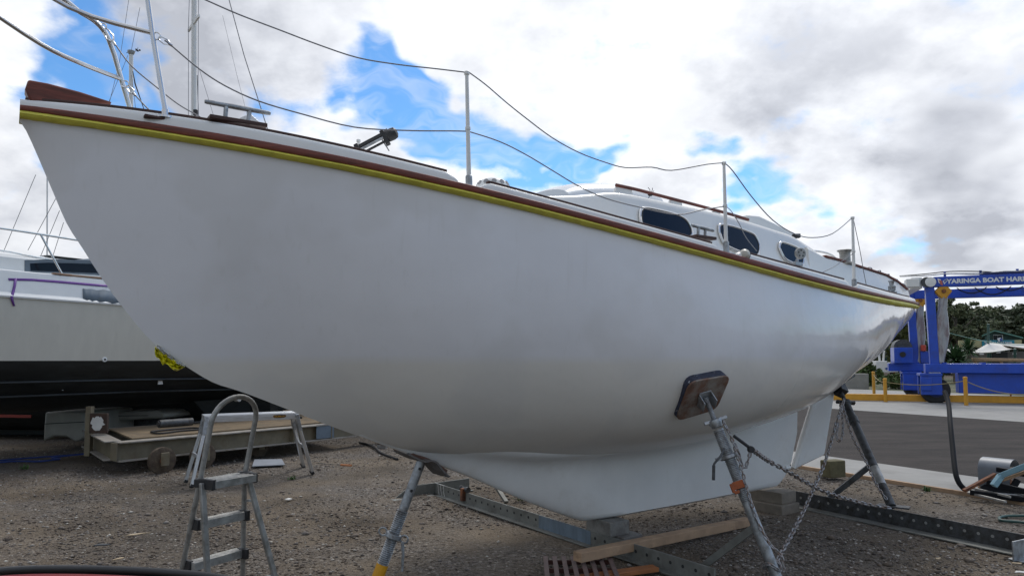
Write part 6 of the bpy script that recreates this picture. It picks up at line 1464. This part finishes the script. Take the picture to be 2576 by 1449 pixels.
def bush(px, pyb, w, h, n, leaf, m, y, label, name='shrub', seed=1):
    rng = np.random.default_rng(seed); g = at_y(px, pyb, y); g.z = 0; t = thing(name, label, 'shrub', g, 'shrubs beyond the dock')
    pts = []
    for q in range(14):
        cc = rng.normal(0, 1, 3) * np.array([w * .28, w * .22, h * .2]) + np.array([g.x, g.y, h * .52]); v = rng.normal(size=(n // 14, 3)); v /= np.linalg.norm(v, axis=1)[:, None]; v *= (rng.random(n // 14) ** .5)[:, None]; p = cc + v * np.array([w * .2, w * .2, h * .24]); p[:, 2] = np.abs(p[:, 2] - .02) + .02; pts.append(p)
    quads_mesh('foliage', np.concatenate(pts), leaf, rng, m, t)
    mb = MB()
    for a in range(5): mb.tube([g, g + Vector((math.cos(a * 1.3) * w * .2, math.sin(a * 1.3) * w * .2, h * .6))], [.05, .015], 6)
    mb.build('stem', M['bark'], t); return t
bush(2180, 950, .95, 1.35, 1400, .16, M['shrub'], 40, 'pale green shrub left of the white service trailer', seed=2)
bush(2262, 965, 1.7, .8, 1400, .14, M['shrub'], 36, 'low spreading green shrub in front of the white service trailer', seed=3)
bush(2300, 945, 3.2, 4.6, 2600, .28, M['olive'], 56, 'olive green tall shrub between the two lift columns', seed=4)
bush(2282, 940, 5.0, 6.0, 2600, .4, M['olive'], 92, 'olive shrub left of the far lift column', seed=6)
bush(2345, 955, 2.6, 2.4, 1800, .22, M['gum_dark'], 46, 'dark shrub behind the base of the lift columns', seed=5)
bush(2330, 940, 2.0, 2.6, 1500, .25, M['olive'], 52, 'rounded olive shrub showing below the sling', seed=8)
def yucca(px, y, ztop, r, n, label, seed):
    rng = random.Random(seed); g = at_z(px, 905 + H * F / y); t = thing('yucca', label, 'plant', g, 'yuccas in front of the shop'); c = Vector((g.x, g.y, ztop - r * .8))
    mb = MB(); mb.tube([g, c], [.16, .12], 8).build('stem', M['bark'], t)
    mb = MB()
    for i in range(n):
        a = rng.uniform(0, 6.283); e = rng.uniform(-.5, 1.45); d = Vector((math.cos(a) * math.cos(e), math.sin(a) * math.cos(e), math.sin(e))); w = d.cross(Vector((0, 0, 1))).normalized() * r * .045; L = r * rng.uniform(.7, 1.1)
        mid = c + d * L * .55; tip = c + d * L + Vector((0, 0, -.12 * r)); mb.add([c - w * .6, c + w * .6, mid + w, tip, mid - w], [(0, 1, 2, 4), (4, 2, 3)])
    mb.build('leaf_rosette', M['yucca'], t, smooth=0)
yucca(2441, 46, H + (905 - 853) / F * 46 + .1, 1.05, 150, 'bright green yucca with a round head in front of the cream sign board', 1)
yucca(2405, 44, H + (905 - 872) / F * 44 + .2, 1.3, 170, 'dark spiky yucca behind the base beam of the lift', 2)
yucca(2420, 45, H + (905 - 880) / F * 45, 1.2, 150, 'low dark yucca between the two taller ones', 3)

# weeds in the gravel
M['weed'] = leaf_mat('weed blades', (.03, .07, .02), (.08, .14, .04))
for (px, py, h, lb) in ((1312, 1258, .10, 'small green weed tuft growing under the keel beside the grey beam'), (60, 1180, .09, 'green weed tuft at the far left beyond the blue ropes'), (735, 1205, .07, 'small weed tuft by the right feet of the work platform'), (2330, 1235, .08, 'small weed tuft on dirt right of the dark stand leg')):
    g = at_z(px, py); rng = random.Random(px); mb = MB()
    for i in range(26):
        a = rng.uniform(0, 6.283); e = rng.uniform(.3, 1.3); d = Vector((math.cos(a) * math.cos(e), math.sin(a) * math.cos(e), math.sin(e))); w = Vector((-math.sin(a), math.cos(a), 0)) * .006; b0 = g + Vector((rng.uniform(-.04, .04), rng.uniform(-.04, .04), 0)); L = h * rng.uniform(.6, 1.2)
        mb.add([b0 - w, b0 + w, b0 + d * L * .6 + w * 1.2, b0 + d * L + Vector((0, 0, -.2 * L)), b0 + d * L * .6 - w * 1.2], [(0, 1, 2, 4), (4, 2, 3)])
    tag(mb.build('weed', M['weed'], smooth=0), lb, 'weed', 'weeds in the gravel')
# slack cables on the far beam of the lift
for u0, u1, sg in ((1.6, 2.6, .22), (2.2, 3.4, .3), (2.9, 3.8, .16)):
    mb = MB(); mb.tube(catenary(lw(u0, DW - .18, TB1 - .06), lw(u1, DW - .18, TB1 - .06), sg, 12), .018, 6).build('slack_cable', M['black_rubber'], lift)
for u in (.35, 1.5, 2.7):
    mb = MB(); mb.box(lw(u, -.02, 1.375 + .02), (.12, .3, .04), RL); mb.build('flange_plate', M['lift_blue'], lift, bevel=.004)
BLUE_LIST = [(1000, 240, 150, .7), (1080, 310, 130, .7), (890, 270, 130, .55), (760, 260, 110, .5), (1230, 300, 110, .7), (1330, 380, 100, .9), (1430, 400, 90, .9), (1530, 390, 80, .8),
             (1150, 370, 120, .7), (990, 170, 80, .7), (240, 180, 150, .8), (170, 240, 130, .8), (420, 250, 80, .6), (640, 300, 100, .6), (1910, 440, 90, .85), (1990, 490, 90, .8), (1760, 400, 70, .6), (2250, 610, 90, .5), (1240, 410, 110, .8), (850, 330, 80, .7), (1560, 440, 80, .7), (1470, 440, 80, .7), (1850, 470, 70, .5), (120, 470, 60, .5), (2440, 720, 60, .35), (8130, -1900, 760, 1.0), (470, 330, 60, .5), (1620, 430, 60, .6)]  # the opening far outside the frame is added for the window reflections
GREY_LIST = [(2450, 390, 230, .95), (1900, 300, 170, .28), (2200, 230, 240, .12), (560, 120, 280, .5), (330, 60, 260, .5), (1700, 330, 120, .35), (900, 110, 200, .35), (1960, 180, 240, .2), (80, 500, 220, .5), (2350, 560, 200, .3)]
CLOUD_SUN, CLOUD_BASE = 5.1, 4.2
SKY_TINT = (.66, 1.04, 1.30)
# ------------------------------------------------------------------ world, sun
SUN_AZ, SUN_EL = math.radians(24), math.radians(52)     # azimuth clockwise from +Y
sd = Vector((math.sin(SUN_AZ) * math.cos(SUN_EL), math.cos(SUN_AZ) * math.cos(SUN_EL), math.sin(SUN_EL)))
sun = bpy.data.lights.new('sun', 'SUN'); sun.energy = 1.1; sun.angle = math.radians(14); sun.color = (1, .965, .92)
suno = bpy.data.objects.new('sun', sun); COL.objects.link(suno); suno.rotation_euler = sd.to_track_quat('Z', 'Y').to_euler()
wd = bpy.data.worlds.new('World'); scene.world = wd; wd.use_nodes = True; nt = wd.node_tree; N = nt.nodes; Lk = nt.links
bg = N['Background']; bg.inputs['Strength'].default_value = .1
sky = N.new('ShaderNodeTexSky'); sky.sky_type = 'NISHITA'; sky.sun_disc = False; sky.sun_elevation = SUN_EL; sky.sun_rotation = SUN_AZ; sky.ozone_density = 2.5; sky.dust_density = .3
tc = N.new('ShaderNodeTexCoord'); DIR = tc.outputs['Generated']
def vm(op, a, b=None, out='Vector'):
    n = N.new('ShaderNodeVectorMath'); n.operation = op
    Lk.new(a, n.inputs[0])
    if b is not None:
        if hasattr(b, 'is_output'): Lk.new(b, n.inputs[1])
        elif op == 'SCALE': n.inputs['Scale'].default_value = b
        else: n.inputs[1].default_value = b
    return n.outputs[out]
def ma(op, a, b=None, c=None, clamp=False):
    n = N.new('ShaderNodeMath'); n.operation = op; n.use_clamp = clamp
    for i, x in enumerate((a, b, c)):
        if x is None: continue
        if hasattr(x, 'is_output'): Lk.new(x, n.inputs[i])
        else: n.inputs[i].default_value = x
    return n.outputs[0]
def mrange(v, a, b, c=0, d=1, smooth=True):
    n = N.new('ShaderNodeMapRange'); n.interpolation_type = 'SMOOTHSTEP' if smooth else 'LINEAR'; Lk.new(v, n.inputs['Value'])
    for k, x in zip(('From Min', 'From Max', 'To Min', 'To Max'), (a, b, c, d)): n.inputs[k].default_value = x
    return n.outputs['Result']
def noise(vec, sc, det=6, rough=.55, lac=2.0, out='Fac', dist=0):
    n = N.new('ShaderNodeTexNoise'); n.inputs['Scale'].default_value = sc; n.inputs['Detail'].default_value = det; n.inputs['Roughness'].default_value = rough; n.inputs['Lacunarity'].default_value = lac; n.inputs['Distortion'].default_value = dist
    Lk.new(vec, n.inputs['Vector']); return n.outputs[out]
sep = N.new('ShaderNodeSeparateXYZ'); Lk.new(DIR, sep.inputs[0]); dz = sep.outputs['Z']
# cloud deck coordinates: the direction met with a high flat layer
den = ma('ADD', ma('MAXIMUM', dz, 0.0), .42); cmb = N.new('ShaderNodeCombineXYZ')
Lk.new(ma('DIVIDE', sep.outputs['X'], den), cmb.inputs[0]); Lk.new(ma('DIVIDE', sep.outputs['Y'], den), cmb.inputs[1]); cp = cmb.outputs[0]
big = noise(cp, 1.6, 1, .58); fine = noise(cp, 5.2, 6, .6); soft = noise(cp, 3.0, 6, .6)
# openings in the cloud, as directions
OPEN = BLUE_LIST
warp = vm('SCALE', vm('SUBTRACT', noise(cp, 3.8, 3, .6, out='Color'), (.5, .5, .5)), .26)
wdir = vm('ADD', DIR, warp)
tot = None
for px, py, r, st_ in OPEN:
    d = ray(px, py).normalized(); dist = vm('DISTANCE', wdir, tuple(d), 'Value')
    v = mrange(dist, 0, r / F * 1.15, st_, 0); tot = v if tot is None else ma('ADD', tot, v)
gen = mrange(big, .43, .64, 0, .8)                                    # openings elsewhere in the sky
elsewhere = mrange(sep.outputs['Y'], .1, .45, 1, 0)
gap = ma('ADD', tot, ma('MULTIPLY', gen, elsewhere))
gap = ma('ADD', ma('MINIMUM', gap, 1.0), ma('MULTIPLY', ma('SUBTRACT', fine, .5), 2.1))
wisp = mrange(noise(vm('MULTIPLY', wdir, (5, 5, 26)), 1.0, 4, .6), .36, .62, .72, 1.0)
blue = ma('MULTIPLY', mrange(gap, .12, .70), wisp)
# cloud brightness: thin and bright towards the sun, grey where thick
ds = N.new('ShaderNodeVectorMath'); ds.operation = 'DOT_PRODUCT'; ds.inputs[1].default_value = tuple(sd); Lk.new(DIR, ds.inputs[0])
near_sun = mrange(ds.outputs['Value'], -.6, .95, 0, 1)
thick = mrange(soft, .40, .66, 0, 1)
darkspots = None
for px, py, r, st_ in GREY_LIST:
    d = ray(px, py).normalized(); v = mrange(vm('DISTANCE', wdir, tuple(d), 'Value'), 0, r / F * 1.15, st_, 0); darkspots = v if darkspots is None else ma('ADD', darkspots, v)
tk = ma('ADD', ma('MULTIPLY', thick, .5), ma('MULTIPLY', darkspots, ma('ADD', .35, ma('MULTIPLY', soft, 1.3))), clamp=True)
base = ma('ADD', ma('MULTIPLY', near_sun, CLOUD_SUN), CLOUD_BASE)
bri = ma('MULTIPLY', base, ma('SUBTRACT', 1.0, ma('MULTIPLY', tk, .50)))
edge = mrange(gap, -.25, .30, 0, .10); bri = ma('MULTIPLY', bri, ma('ADD', 1.0, edge))
low = mrange(dz, -.02, .10, .55, 1.0)
ccol = N.new('ShaderNodeMix'); ccol.data_type = 'RGBA'; ccol.inputs['A'].default_value = (.975, .995, 1.03, 1); ccol.inputs['B'].default_value = (.90, .945, 1.06, 1); Lk.new(tk, ccol.inputs['Factor'])
cl = vm('SCALE', ccol.outputs['Result']); cl.node.inputs['Scale'].default_value = 1; Lk.new(ma('MULTIPLY', bri, 1.0), cl.node.inputs['Scale'])
bl_ = vm('MULTIPLY', sky.outputs['Color'], SKY_TINT)
mxw = N.new('ShaderNodeMix'); mxw.data_type = 'RGBA'; Lk.new(blue, mxw.inputs['Factor']); Lk.new(cl, mxw.inputs['A']); Lk.new(bl_, mxw.inputs['B'])
Lk.new(mxw.outputs['Result'], bg.inputs['Color'])
scene.view_settings.view_transform = 'Standard'; scene.view_settings.look = 'None'; scene.view_settings.exposure = .29; scene.view_settings.gamma = 1
wd.cycles.sampling_method = 'MANUAL'; wd.cycles.sample_map_resolution = 256
scene.cycles.max_bounces = 5; scene.cycles.diffuse_bounces = 3; scene.cycles.glossy_bounces = 3; scene.cycles.use_denoising = True
